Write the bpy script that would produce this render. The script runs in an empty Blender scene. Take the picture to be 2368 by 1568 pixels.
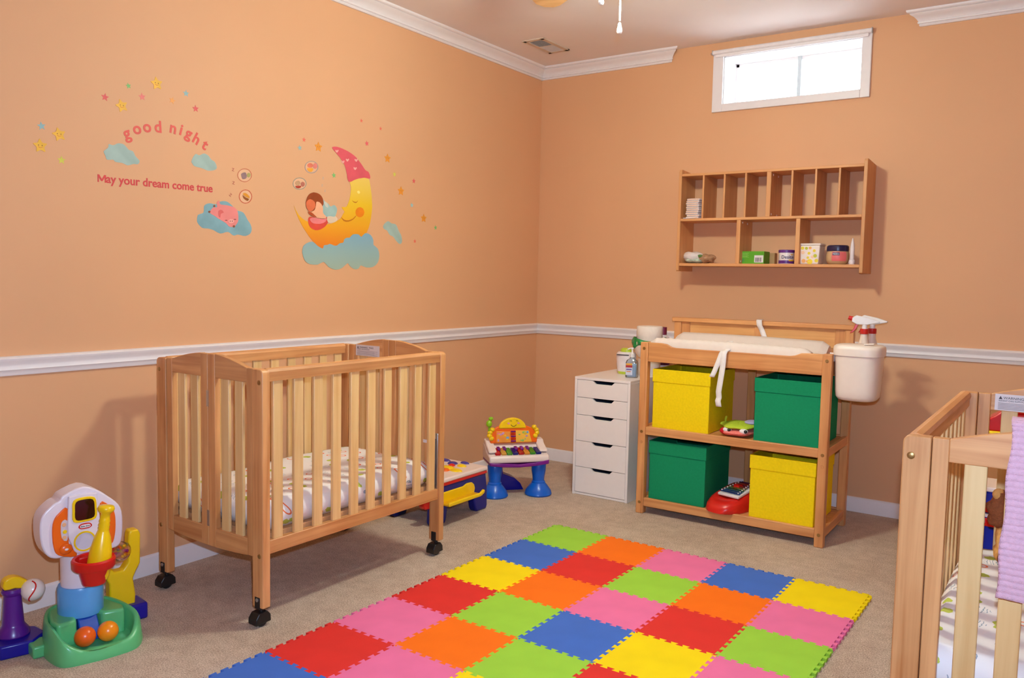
import bpy, bmesh, math, random
from mathutils import Vector, Matrix

random.seed(7)
scene = bpy.context.scene
COL = scene.collection
R = math.radians

# ------------------------------------------------------------------ camera
cam_data = bpy.data.cameras.new('camera')
cam = bpy.data.objects.new('camera', cam_data)
COL.objects.link(cam)
cam.location = (3.155, -4.8297, 1.2737)
cam.rotation_euler = (1.4954, -0.0200, 0.6099)
cam_data.sensor_fit = 'HORIZONTAL'
cam_data.sensor_width = 36.0
cam_data.lens = 36.0 * 1896.72 / 2368.0
cam_data.clip_start = 0.02
scene.camera = cam

# ------------------------------------------------------------------ exposure
vs = scene.view_settings
vs.view_transform = 'Standard'
vs.look = 'None'
vs.exposure = 0.0
vs.gamma = 1.0
vs.use_curve_mapping = False

# ------------------------------------------------------------------ sky seen through the basement window
world = bpy.data.worlds.new('sky')
scene.world = world
world.use_nodes = True
bg = world.node_tree.nodes['Background']
bg.inputs['Color'].default_value = (0.64, 0.84, 1.0, 1)
bg.inputs['Strength'].default_value = 22.0

sun_data = bpy.data.lights.new('sun', 'SUN')  # unseen sun, added so the gravel bounces more light onto the ceiling
sun_data.energy = 480.0
sun_data.angle = R(0.6)
sun_data.color = (0.74, 0.89, 1.0)
sun = bpy.data.objects.new('sun', sun_data)
COL.objects.link(sun)
sun.rotation_euler = Vector((-0.4, 0.25, -0.88)).to_track_quat('-Z', 'Y').to_euler()

# ------------------------------------------------------------------ lamps: the camera's flash and the fan's light kit
FAN = (1.66, -2.05)
LAMP_STRENGTH = 305.0
flash_data = bpy.data.lights.new('camera_flash', 'SPOT')
flash_data.spot_size = R(100)
flash_data.spot_blend = 0.5
flash_data.shadow_soft_size = 0.02
flash_data.energy = 240.0
flash_data.color = (0.50, 0.70, 1.0)
flash = bpy.data.objects.new('camera_flash', flash_data)
COL.objects.link(flash)
flash.rotation_euler = (1.56, -0.02, 0.6099)
flash.location = Vector(cam.location) + cam.rotation_euler.to_matrix() @ Vector((0.025, 0.10, -0.03))

portal_data = bpy.data.lights.new('window_portal', 'AREA')
portal_data.shape = 'RECTANGLE'
portal_data.size = 0.78
portal_data.size_y = 0.27
portal_data.cycles.is_portal = True
portal = bpy.data.objects.new('window_portal', portal_data)
COL.objects.link(portal)
portal.location = (1.69, 0.30, 2.47)
portal.rotation_euler = (R(-90), 0, 0)

# ------------------------------------------------------------------ materials
def lin(c):
    c = [v / 255.0 for v in c]
    return tuple(v / 12.92 if v <= 0.04045 else ((v + 0.055) / 1.055) ** 2.4 for v in c) + (1.0,)

MATS = {}
def nodes_of(name):
    m = bpy.data.materials.new(name)
    m.use_nodes = True
    nt = m.node_tree
    return m, nt, nt.nodes['Principled BSDF']

def add(nt, kind, **kw):
    n = nt.nodes.new(kind)
    for k, v in kw.items():
        if k in n.inputs:
            n.inputs[k].default_value = v
        else:
            setattr(n, k, v)
    return n

def coords(nt, scale=(1, 1, 1), src='Object'):
    tc = nt.nodes.new('ShaderNodeTexCoord')
    mp = nt.nodes.new('ShaderNodeMapping')
    mp.inputs['Scale'].default_value = scale
    nt.links.new(tc.outputs[src], mp.inputs['Vector'])
    return mp.outputs['Vector']

def ramp(nt, fac, stops):
    r = nt.nodes.new('ShaderNodeValToRGB')
    els = r.color_ramp.elements
    while len(els) < len(stops):
        els.new(0.5)
    for e, (p, c) in zip(els, stops):
        e.position = p
        e.color = c
    nt.links.new(fac, r.inputs['Fac'])
    return r.outputs['Color']

def bump(nt, bsdf, height, strength, distance=0.01):
    b = nt.nodes.new('ShaderNodeBump')
    b.inputs['Strength'].default_value = strength
    b.inputs['Distance'].default_value = distance
    nt.links.new(height, b.inputs['Height'])
    nt.links.new(b.outputs['Normal'], bsdf.inputs['Normal'])

def shade(c, k):
    return tuple(max(0, min(1, v * k)) for v in c[:3]) + (1.0,)

def plain(name, rgb, rough=0.5, spec=0.5, var=0.05, scale=30.0, bump_s=0.0, bump_scale=200.0, metal=0.0, coat=0.0):
    """a single-coloured stuff (plastic, paint, paper, cloth) with slight mottling"""
    if name in MATS:
        return MATS[name]
    m, nt, b = nodes_of(name)
    c = lin(rgb)
    v = coords(nt)
    n = add(nt, 'ShaderNodeTexNoise', Scale=scale, Detail=3.0)
    nt.links.new(v, n.inputs['Vector'])
    col = ramp(nt, n.outputs['Fac'], [(0.3, shade(c, 1 - var)), (0.7, shade(c, 1 + var))])
    nt.links.new(col, b.inputs['Base Color'])
    b.inputs['Roughness'].default_value = rough
    b.inputs['Specular IOR Level'].default_value = spec
    b.inputs['Metallic'].default_value = metal
    b.inputs['Coat Weight'].default_value = coat
    if bump_s:
        n2 = add(nt, 'ShaderNodeTexNoise', Scale=bump_scale, Detail=2.0)
        nt.links.new(v, n2.inputs['Vector'])
        bump(nt, b, n2.outputs['Fac'], bump_s, 0.004)
    MATS[name] = m
    return m

def wood(name, light, dark, axis, rough=0.38):
    """clear-lacquered pine: grain runs along the given axis"""
    key = name + '_' + axis
    if key in MATS:
        return MATS[key]
    m, nt, b = nodes_of(key)
    s = {'x': (1.6, 34, 34), 'y': (34, 1.6, 34), 'z': (34, 34, 1.6)}[axis]
    oi = nt.nodes.new('ShaderNodeObjectInfo')
    tc = nt.nodes.new('ShaderNodeTexCoord')
    va = nt.nodes.new('ShaderNodeVectorMath'); va.operation = 'MULTIPLY_ADD'
    nt.links.new(oi.outputs['Random'], va.inputs[0])
    va.inputs[1].default_value = (7.3, 5.1, 9.7)
    nt.links.new(tc.outputs['Object'], va.inputs[2])
    mp = nt.nodes.new('ShaderNodeMapping'); mp.inputs['Scale'].default_value = s
    nt.links.new(va.outputs[0], mp.inputs['Vector'])
    n1 = add(nt, 'ShaderNodeTexNoise', Scale=1.0, Detail=4.0, Roughness=0.55, Distortion=0.6)
    nt.links.new(mp.outputs['Vector'], n1.inputs['Vector'])
    n2 = add(nt, 'ShaderNodeTexNoise', Scale=6.0, Detail=2.0)
    nt.links.new(va.outputs[0], n2.inputs['Vector'])
    mix = nt.nodes.new('ShaderNodeMath'); mix.operation = 'MULTIPLY_ADD'
    nt.links.new(n1.outputs['Fac'], mix.inputs[0]); mix.inputs[1].default_value = 0.75
    ml = nt.nodes.new('ShaderNodeMath'); ml.operation = 'MULTIPLY'
    nt.links.new(n2.outputs['Fac'], ml.inputs[0]); ml.inputs[1].default_value = 0.25
    nt.links.new(ml.outputs[0], mix.inputs[2])
    L, D = lin(light), lin(dark)
    mid = tuple((a + c) / 2 for a, c in zip(L, D))
    col = ramp(nt, mix.outputs[0], [(0.32, D), (0.46, mid), (0.64, L)])
    hsv = nt.nodes.new('ShaderNodeHueSaturation')
    vr = nt.nodes.new('ShaderNodeMapRange')
    vr.inputs['To Min'].default_value = 0.93; vr.inputs['To Max'].default_value = 1.06
    nt.links.new(oi.outputs['Random'], vr.inputs['Value'])
    nt.links.new(vr.outputs[0], hsv.inputs['Value'])
    nt.links.new(col, hsv.inputs['Color'])
    nt.links.new(hsv.outputs['Color'], b.inputs['Base Color'])
    b.inputs['Roughness'].default_value = rough
    bump(nt, b, n1.outputs['Fac'], 0.05, 0.002)
    MATS[key] = m
    return m

def paint_wall():
    m, nt, b = nodes_of('peach_wall_paint')
    c = lin((226, 170, 126))
    v = coords(nt)
    n = add(nt, 'ShaderNodeTexNoise', Scale=1.3, Detail=2.0)
    nt.links.new(v, n.inputs['Vector'])
    nt.links.new(ramp(nt, n.outputs['Fac'], [(0.3, shade(c, 0.975)), (0.7, shade(c, 1.025))]), b.inputs['Base Color'])
    b.inputs['Roughness'].default_value = 0.55
    b.inputs['Specular IOR Level'].default_value = 0.3
    n2 = add(nt, 'ShaderNodeTexNoise', Scale=350.0, Detail=2.0)
    nt.links.new(v, n2.inputs['Vector'])
    bump(nt, b, n2.outputs['Fac'], 0.12, 0.001)
    return m

def carpet():
    m, nt, b = nodes_of('tan_carpet')
    v = coords(nt)
    n1 = add(nt, 'ShaderNodeTexNoise', Scale=210.0, Detail=3.0, Roughness=0.75)
    n2 = add(nt, 'ShaderNodeTexNoise', Scale=17.0, Detail=4.0, Roughness=0.65)
    n3 = add(nt, 'ShaderNodeTexNoise', Scale=2.5, Detail=2.0)
    for n in (n1, n2, n3):
        nt.links.new(v, n.inputs['Vector'])
    a = nt.nodes.new('ShaderNodeMath'); a.operation = 'MULTIPLY_ADD'
    nt.links.new(n1.outputs['Fac'], a.inputs[0]); a.inputs[1].default_value = 0.74
    t2 = nt.nodes.new('ShaderNodeMath'); t2.operation = 'MULTIPLY'
    nt.links.new(n2.outputs['Fac'], t2.inputs[0]); t2.inputs[1].default_value = 0.18
    nt.links.new(t2.outputs[0], a.inputs[2])
    a3 = nt.nodes.new('ShaderNodeMath'); a3.operation = 'MULTIPLY_ADD'
    nt.links.new(n3.outputs['Fac'], a3.inputs[0]); a3.inputs[1].default_value = 0.12
    nt.links.new(a.outputs[0], a3.inputs[2])
    col = ramp(nt, a3.outputs[0], [(0.36, lin((138, 110, 94))), (0.50, lin((200, 170, 146))), (0.66, lin((244, 222, 200)))])
    nt.links.new(col, b.inputs['Base Color'])
    b.inputs['Roughness'].default_value = 0.95
    b.inputs['Specular IOR Level'].default_value = 0.1
    b.inputs['Sheen Weight'].default_value = 0.15
    bump(nt, b, a3.outputs[0], 0.7, 0.012)
    return m

def sheet():
    """white crib sheet printed with small orange rings, lime animals and grey sketches"""
    m, nt, b = nodes_of('printed_crib_sheet')
    v = coords(nt)
    base = lin((240, 230, 226))
    vo = add(nt, 'ShaderNodeTexVoronoi', Scale=15.0, Randomness=0.9)
    vo.voronoi_dimensions = '2D'
    sx = nt.nodes.new('ShaderNodeSeparateXYZ')
    nt.links.new(v, sx.inputs[0])
    cb = nt.nodes.new('ShaderNodeCombineXYZ')
    for ax in ('X', 'Y'):
        fl = nt.nodes.new('ShaderNodeMath'); fl.operation = 'MULTIPLY_ADD'
        nt.links.new(sx.outputs['Z'], fl.inputs[0]); fl.inputs[1].default_value = 0.75
        nt.links.new(sx.outputs[ax], fl.inputs[2]); nt.links.new(fl.outputs[0], cb.inputs[ax])
    nt.links.new(cb.outputs[0], vo.inputs['Vector'])
    sep = nt.nodes.new('ShaderNodeSeparateColor')
    nt.links.new(vo.outputs['Color'], sep.inputs['Color'])
    def math_(op, a, bb):
        n = nt.nodes.new('ShaderNodeMath'); n.operation = op
        for i, x in enumerate((a, bb)):
            if isinstance(x, (int, float)):
                n.inputs[i].default_value = x
            else:
                nt.links.new(x, n.inputs[i])
        return n.outputs[0]
    wob = add(nt, 'ShaderNodeTexNoise', Scale=70.0, Detail=2.0)
    nt.links.new(v, wob.inputs['Vector'])
    d = math_('ADD', vo.outputs['Distance'], math_('MULTIPLY', math_('SUBTRACT', wob.outputs['Fac'], 0.5), 0.22))
    ring = math_('MULTIPLY', math_('GREATER_THAN', vo.outputs['Distance'], 0.16), math_('LESS_THAN', vo.outputs['Distance'], 0.25))
    blob = math_('LESS_THAN', d, 0.26)
    isring = math_('LESS_THAN', sep.outputs['Red'], 0.30)
    islime = math_('MULTIPLY', math_('GREATER_THAN', sep.outputs['Red'], 0.30), math_('LESS_THAN', sep.outputs['Red'], 0.50))
    isgrey = math_('MULTIPLY', math_('GREATER_THAN', sep.outputs['Red'], 0.50), math_('LESS_THAN', sep.outputs['Red'], 0.80))
    wv = add(nt, 'ShaderNodeTexWave', Scale=34.0, Distortion=9.0, Detail=2.0)
    nt.links.new(v, wv.inputs['Vector'])
    sketch = math_('MULTIPLY', math_('GREATER_THAN', wv.outputs['Fac'], 0.86), math_('LESS_THAN', d, 0.36))
    last = None
    for mask, rgb in ((math_('MULTIPLY', ring, isring), (238, 120, 70)), (math_('MULTIPLY', blob, islime), (190, 196, 78)),
                      (math_('MULTIPLY', sketch, isgrey), (150, 160, 172))):
        mx = nt.nodes.new('ShaderNodeMix'); mx.data_type = 'RGBA'
        nt.links.new(mask, mx.inputs['Factor'])
        if last is None:
            mx.inputs['A'].default_value = base
        else:
            nt.links.new(last, mx.inputs['A'])
        mx.inputs['B'].default_value = lin(rgb)
        last = mx.outputs['Result']
    nt.links.new(last, b.inputs['Base Color'])
    b.inputs['Roughness'].default_value = 0.9
    n2 = add(nt, 'ShaderNodeTexNoise', Scale=16.0, Detail=3.0)
    nt.links.new(v, n2.inputs['Vector'])
    bump(nt, b, n2.outputs['Fac'], 0.28, 0.012)
    return m

def glass(name, tint=(1, 1, 1), gloss=0.08):
    m = bpy.data.materials.new(name); m.use_nodes = True
    nt = m.node_tree
    nt.nodes.clear()
    out = nt.nodes.new('ShaderNodeOutputMaterial')
    tr = nt.nodes.new('ShaderNodeBsdfTransparent'); tr.inputs['Color'].default_value = tint + (1,)
    gl = nt.nodes.new('ShaderNodeBsdfGlossy'); gl.inputs['Roughness'].default_value = 0.04
    mx = nt.nodes.new('ShaderNodeMixShader')
    fr = nt.nodes.new('ShaderNodeFresnel'); fr.inputs['IOR'].default_value = 1.3
    ad = nt.nodes.new('ShaderNodeMath'); ad.operation = 'ADD'; ad.inputs[1].default_value = gloss
    nt.links.new(fr.outputs[0], ad.inputs[0])
    nt.links.new(ad.outputs[0], mx.inputs[0]); nt.links.new(tr.outputs[0], mx.inputs[1]); nt.links.new(gl.outputs[0], mx.inputs[2])
    nt.links.new(mx.outputs[0], out.inputs[0])
    return m

def lamp_mat(name, color, strength):
    m, nt, b = nodes_of(name)
    b.inputs['Base Color'].default_value = color
    b.inputs['Emission Color'].default_value = color
    b.inputs['Emission Strength'].default_value = strength
    return m

def gradient_print(name, stops, axis, lo, hi):
    """flat printed colour that runs from one tone to another along an axis of the sticker"""
    m, nt, b = nodes_of(name)
    tc = nt.nodes.new('ShaderNodeTexCoord')
    sp = nt.nodes.new('ShaderNodeSeparateXYZ')
    nt.links.new(tc.outputs['Object'], sp.inputs[0])
    mr = nt.nodes.new('ShaderNodeMapRange')
    mr.inputs['From Min'].default_value = lo; mr.inputs['From Max'].default_value = hi
    nt.links.new(sp.outputs[axis], mr.inputs['Value'])
    nt.links.new(ramp(nt, mr.outputs[0], [(p, lin(c)) for p, c in stops]), b.inputs['Base Color'])
    b.inputs['Roughness'].default_value = 0.55
    return m

# ------------------------------------------------------------------ mesh builder
class MB:
    def __init__(self):
        self.v = []; self.f = []
    def _add(self, vs, fs):
        o = len(self.v)
        self.v += [tuple(p) for p in vs]
        self.f += [tuple(i + o for i in f) for f in fs]
        return self
    def box(self, x0, x1, y0, y1, z0, z1):
        v = [(x0, y0, z0), (x1, y0, z0), (x1, y1, z0), (x0, y1, z0), (x0, y0, z1), (x1, y0, z1), (x1, y1, z1), (x0, y1, z1)]
        return self._add(v, [(3, 2, 1, 0), (4, 5, 6, 7), (0, 1, 5, 4), (1, 2, 6, 5), (2, 3, 7, 6), (3, 0, 4, 7)])
    def prism(self, poly, axis, a, b, fa=None, fb=None):
        """extrude a 2-D outline along an axis; the outline is (y,z), (x,z) or (x,y)"""
        def p3(p, t):
            return {'x': (t, p[0], p[1]), 'y': (p[0], t, p[1]), 'z': (p[0], p[1], t)}[axis]
        n = len(poly)
        va = [p3(p, a + (fa(p) if fa else 0)) for p in poly]
        vb = [p3(p, b + (fb(p) if fb else 0)) for p in poly]
        fs = [tuple(range(n - 1, -1, -1)), tuple(range(n, 2 * n))]
        fs += [(i, (i + 1) % n, n + (i + 1) % n, n + i) for i in range(n)]
        return self._add(va + vb, fs)
    def frustum(self, p0, p1, r0, r1, n=16, caps=True):
        p0, p1 = Vector(p0), Vector(p1)
        d = (p1 - p0).normalized()
        u = d.orthogonal().normalized(); w = d.cross(u)
        va = [p0 + (u * math.cos(2 * math.pi * i / n) + w * math.sin(2 * math.pi * i / n)) * r0 for i in range(n)]
        vb = [p1 + (u * math.cos(2 * math.pi * i / n) + w * math.sin(2 * math.pi * i / n)) * r1 for i in range(n)]
        fs = [(i, (i + 1) % n, n + (i + 1) % n, n + i) for i in range(n)]
        if caps:
            fs += [tuple(range(n - 1, -1, -1)), tuple(range(n, 2 * n))]
        return self._add(va + vb, fs)
    def lathe(self, prof, c=(0, 0, 0), n=24, sx=1.0, sy=1.0, axis=None, caps=True):
        """turn a (radius, height) profile about an axis through c"""
        c = Vector(c)
        ax = Vector(axis).normalized() if axis else Vector((0, 0, 1))
        if axis:
            u = ax.orthogonal().normalized(); w = ax.cross(u)
        else:
            u, w = Vector((1, 0, 0)), Vector((0, 1, 0))
        vs = []
        for r, h in prof:
            for i in range(n):
                t = 2 * math.pi * i / n
                vs.append(c + ax * h + u * (math.cos(t) * r * sx) + w * (math.sin(t) * r * sy))
        fs = []
        for k in range(len(prof) - 1):
            for i in range(n):
                j = (i + 1) % n
                fs.append((k * n + i, k * n + j, (k + 1) * n + j, (k + 1) * n + i))
        if caps:
            fs.append(tuple(range(n - 1, -1, -1)))
            fs.append(tuple(range((len(prof) - 1) * n, len(prof) * n)))
        return self._add(vs, fs)
    def ball(self, c, rx, ry=None, rz=None, nu=20, nv=12, rot=None, fn=None):
        ry = ry or rx; rz = rz or rx
        c = Vector(c); vs = []
        for k in range(nv + 1):
            ph = math.pi * k / nv
            for i in range(nu):
                t = 2 * math.pi * i / nu
                p = Vector((math.sin(ph) * math.cos(t), math.sin(ph) * math.sin(t), -math.cos(ph)))
                s = fn(p) if fn else 1.0
                p = Vector((p.x * rx, p.y * ry, p.z * rz)) * s
                if rot:
                    p = rot @ p
                vs.append(c + p)
        fs = []
        for k in range(nv):
            for i in range(nu):
                j = (i + 1) % nu
                fs.append((k * nu + i, k * nu + j, (k + 1) * nu + j, (k + 1) * nu + i))
        return self._add(vs, fs)
    def tube(self, pts, r, n=10, radii=None):
        pts = [Vector(p) for p in pts]; m = len(pts); vs = []
        prev = None
        for k, p in enumerate(pts):
            d = (pts[min(k + 1, m - 1)] - pts[max(k - 1, 0)]).normalized()
            u = d.orthogonal().normalized() if prev is None else (prev - d * prev.dot(d)).normalized()
            prev = u; w = d.cross(u); rr = radii[k] if radii else r
            vs += [p + (u * math.cos(2 * math.pi * i / n) + w * math.sin(2 * math.pi * i / n)) * rr for i in range(n)]
        fs = [tuple(range(n - 1, -1, -1)), tuple(range((m - 1) * n, m * n))]
        for k in range(m - 1):
            for i in range(n):
                j = (i + 1) % n
                fs.append((k * n + i, k * n + j, (k + 1) * n + j, (k + 1) * n + i))
        return self._add(vs, fs)
    def grid(self, nx, ny, fn, close=False):
        vs = [fn(i / nx, j / ny) for j in range(ny + 1) for i in range(nx + 1)]
        fs = [(j * (nx + 1) + i, j * (nx + 1) + i + 1, (j + 1) * (nx + 1) + i + 1, (j + 1) * (nx + 1) + i) for j in range(ny) for i in range(nx)]
        return self._add(vs, fs)
    def moved(self, M):
        self.v = [tuple(M @ Vector(p)) for p in self.v]
        return self
    def mesh(self, name):
        me = bpy.data.meshes.new(name)
        me.from_pydata(self.v, [], self.f)
        bm = bmesh.new(); bm.from_mesh(me)
        bmesh.ops.remove_doubles(bm, verts=bm.verts, dist=1e-6)
        bmesh.ops.recalc_face_normals(bm, faces=bm.faces)
        bm.to_mesh(me); bm.free()
        return me
    def build(self, name, mat, parent=None, bevel=0.0, angle=35, segs=2, solid=0.0, subd=0, label=None):
        me = self.mesh(name)
        for p in me.polygons:
            p.use_smooth = True
        me.set_sharp_from_angle(angle=R(angle))
        me.materials.append(mat)
        o = bpy.data.objects.new(name, me)
        COL.objects.link(o)
        if parent is not None:
            o.parent = parent
        if solid:
            md = o.modifiers.new('thickness', 'SOLIDIFY'); md.thickness = solid; md.offset = 0
        if bevel:
            md = o.modifiers.new('edges', 'BEVEL'); md.width = bevel; md.segments = segs
            md.limit_method = 'ANGLE'; md.angle_limit = R(32); md.harden_normals = False
        if subd:
            md = o.modifiers.new('smooth', 'SUBSURF'); md.levels = subd; md.render_levels = subd
        if label:
            o['label'] = label
        return o

def thing(name, label, cat, loc=(0, 0, 0), rotz=0.0, group=None):
    o = bpy.data.objects.new(name, None)
    COL.objects.link(o)
    o.empty_display_size = 0.05
    o.location = loc
    o.rotation_euler = (0, 0, rotz)
    return tag(o, label, cat, group)

def tag(o, label, cat, group=None):
    o['label'] = label; o['category'] = cat
    if group:
        o['group'] = group
    return o

def at(o, loc, rotz=0.0):
    o.location = loc; o.rotation_euler = (0, 0, rotz)
    return o

def struct(o, label=None):
    o['kind'] = 'structure'
    if label:
        o['label'] = label
    return o

def dup(root, loc, rotz=0.0, label=None):
    def cp(o, parent):
        c = o.copy(); COL.objects.link(c); c.parent = parent
        for ch in kids[o.name]:
            cp(ch, c)
        return c
    kids = {}
    def collect(o):
        kids[o.name] = list(o.children)
        for ch in o.children:
            collect(ch)
    collect(root)
    r = cp(root, None)
    r.location = loc; r.rotation_euler = (0, 0, rotz)
    if label:
        r['label'] = label
    return r

def text_mb(body, size, bold=0.0, extrude=0.0006, align='CENTER'):
    """letters as real thin geometry; returned in a builder with x right, y up, z thickness"""
    cu = bpy.data.curves.new('text', 'FONT')
    cu.body = body; cu.size = size; cu.extrude = extrude; cu.offset = bold; cu.align_x = align
    cu.resolution_u = 4
    ob = bpy.data.objects.new('text', cu)
    COL.objects.link(ob)
    dg = bpy.context.evaluated_depsgraph_get()
    me = bpy.data.meshes.new_from_object(ob.evaluated_get(dg))
    mb = MB()
    mb._add([tuple(v.co) for v in me.vertices], [tuple(p.vertices) for p in me.polygons])
    bpy.data.objects.remove(ob); bpy.data.curves.remove(cu); bpy.data.meshes.remove(me)
    return mb

WHITE = plain('white_trim_paint', (238, 228, 226), 0.35, 0.5, 0.01)
CEIL = plain('ceiling_paint', (240, 228, 222), 0.85, 0.2, 0.015, 4.0, 0.1, 300)
WALL = paint_wall()

# ================================================================== the room
CZ = 2.70            # ceiling height
XR, YF = 4.30, -5.45  # right wall and wall behind the camera
struct(MB().box(-0.15, XR + 0.15, YF - 0.15, 0.15, -0.10, 0.0).build('floor', carpet()))
struct(MB().box(-0.15, XR + 0.15, YF - 0.15, 0.40, CZ, CZ + 0.12).build('ceiling', CEIL))
struct(MB().box(-0.15, 0.0, YF, 0.0, 0.0, CZ).build('wall_left', WALL))
struct(MB().box(XR, XR + 0.15, YF, 0.0, 0.0, CZ).build('wall_right', WALL))
struct(MB().box(0.0, XR, YF - 0.15, YF, 0.0, CZ).build('wall_front', WALL))
WX0, WX1, WZ0, WZ1 = 1.300, 2.080, 2.333, 2.612   # window opening
WT = 0.30                                            # basement wall thickness
wb = MB()
wb.box(-0.15, WX0, 0.0, WT, 0.0, CZ)
wb.box(WX1, XR + 0.15, 0.0, WT, 0.0, CZ)
wb.box(WX0, WX1, 0.0, WT, 0.0, WZ0)
wb.box(WX0, WX1, 0.0, WT, WZ1, CZ)
struct(wb.build('wall_back', WALL))

# pale gravel at grade outside the basement window
gm = plain('pale_gravel', (222, 220, 216), 0.9, 0.2, 0.15, 40.0)
struct(MB().box(-2.0, 6.0, 0.42, 6.0, 2.10, 2.24).build('ground_outside', gm))

# ---- mouldings
def moulding(name, prof, wall, a, b, m=WHITE, fa=None, fb=None):
    """profile points are (distance from wall, height)"""
    mb = MB()
    if wall == 'left':
        mb.prism([(d, z) for d, z in prof], 'y', a, b, fa, fb)
    elif wall == 'right':
        mb.prism([(XR - d, z) for d, z in prof], 'y', a, b)
    elif wall == 'front':
        mb.prism([(YF + d, z) for d, z in prof], 'x', a, b)
    else:
        mb.prism([(-d, z) for d, z in prof], 'x', a, b, fa, fb)
    return struct(mb.build(name, m, angle=50))

BASE = [(0, 0), (0.014, 0), (0.014, 0.062), (0.011, 0.068), (0.011, 0.072), (0.006, 0.080), (0, 0.082)]
RAIL = [(0, 0.884), (0.008, 0.884), (0.011, 0.890), (0.011, 0.896), (0.019, 0.906), (0.015, 0.917), (0.015, 0.924), (0.024, 0.936), (0.026, 0.946), (0.020, 0.953), (0, 0.954)]
CROWN = [(0, CZ - 0.076), (0.010, CZ - 0.076), (0.014, CZ - 0.070), (0.011, CZ - 0.065), (0.020, CZ - 0.062), (0.021, CZ - 0.056), (0.017, CZ - 0.053), (0.024, CZ - 0.042), (0.036, CZ - 0.030), (0.052, CZ - 0.022), (0.056, CZ - 0.017), (0.052, CZ - 0.014), (0.066, CZ - 0.012), (0.070, CZ - 0.006), (0.070, CZ), (0, CZ)]
moulding('baseboard_left', BASE, 'left', YF, 0)
moulding('baseboard_back', BASE, 'back', 0, XR)
moulding('baseboard_right', BASE, 'right', YF, 0)
moulding('baseboard_front', BASE, 'front', 0, XR)
moulding('trim_1', RAIL, 'left', YF, 0)['label'] = 'white chair rail along the left wall'
moulding('trim_2', RAIL, 'back', 0, XR)['label'] = 'white chair rail along the back wall'
moulding('trim_3', CROWN, 'left', YF, 0)['label'] = 'white crown moulding along the left wall'
moulding('trim_4', CROWN, 'back', 0, 0.955, fb=lambda p: -p[0])['label'] = 'short white crown moulding left of the window'
moulding('trim_5', CROWN, 'back', 2.37, XR, fa=lambda p: p[0])['label'] = 'white crown moulding right of the window'
moulding('trim_6', RAIL, 'right', YF, 0)['label'] = 'white chair rail along the right wall'

# ---- window
win = thing('window_1', 'small white framed basement window high on the back wall', 'window', (1.69, 0, 2.333))
win['kind'] = 'structure'
ox, oz = -1.69, -2.333
def wbox(mb, x0, x1, y0, y1, z0, z1):
    return mb.box(x0 + ox, x1 + ox, y0, y1, z0 + oz, z1 + oz)
c0, c1, d0, d1 = 1.237, 2.130, 2.288, 2.652
for nm, b in (('casing_board', (c0, WX0, -0.018, 0.001, d0, d1)), ('casing_board', (WX1, c1, -0.018, 0.001, d0, d1)),
              ('casing_board', (WX0, WX1, -0.018, 0.001, d0, WZ0)), ('casing_board', (WX0, WX1, -0.018, 0.001, WZ1, d1))):
    wbox(MB(), *b).build(nm, WHITE, win, bevel=0.003)
ln = MB()
wbox(ln, WX0 - 0.004, WX0 + 0.004, 0.0, 0.306, WZ0, WZ1); wbox(ln, WX1 - 0.004, WX1 + 0.004, 0.0, 0.306, WZ0, WZ1)
wbox(ln, WX0, WX1, 0.0, 0.306, WZ0 - 0.004, WZ0 + 0.004); wbox(ln, WX0, WX1, 0.0, 0.306, WZ1 - 0.004, WZ1 + 0.004)
ln.build('recess_lining', WHITE, win)
fr = MB()
for b in ((WX0, WX0 + 0.022, .2, .24, WZ0, WZ1), (WX1 - 0.022, WX1, .2, .24, WZ0, WZ1), (WX0, WX1, .2, .24, WZ0, WZ0 + 0.022), (WX0, WX1, .2, .24, WZ1 - 0.022, WZ1)):
    wbox(fr, *b)
fr.build('sash_frame', WHITE, win, bevel=0.002)
wbox(MB(), 1.678, 1.700, 0.19, 0.235, WZ0, WZ1).build('meeting_stile', plain('grey_vinyl', (190, 192, 192), 0.5), win, bevel=0.002)
pg = glass('window_glass')
wbox(MB(), WX0 + .02, 1.68, 0.218, 0.222, WZ0 + .02, WZ1 - .02).build('pane', pg, win)
wbox(MB(), 1.698, WX1 - .02, 0.212, 0.216, WZ0 + .02, WZ1 - .02).build('pane', pg, win)

# roller blind, rolled up over the head of the window
bl = thing('roller_blind', 'white roller blind rolled up above the basement window', 'blind', (1.685, -0.030, 2.636))
MB().frustum((-0.445, 0, 0), (0.445, 0, 0), 0.013, 0.013, 20).build('roll', plain('blind_vinyl', (236, 226, 224), 0.5), bl)
MB().box(-0.43, 0.43, -0.004, 0.004, -0.030, -0.012).build('bottom_bar', WHITE, bl, bevel=0.003)
for s in (-1, 1):
    MB().box(s * 0.447 - 0.003, s * 0.447 + 0.003, -0.012, 0.012, -0.014, 0.014).build('bracket', plain('bright_steel', (190, 190, 192), 0.3, metal=0.9), bl, bevel=0.002)
MB().frustum((-0.460, 0, -0.004), (-0.45, 0, -0.004), 0.006, 0.006, 10).build('pin', MATS['bright_steel'], bl)

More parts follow.
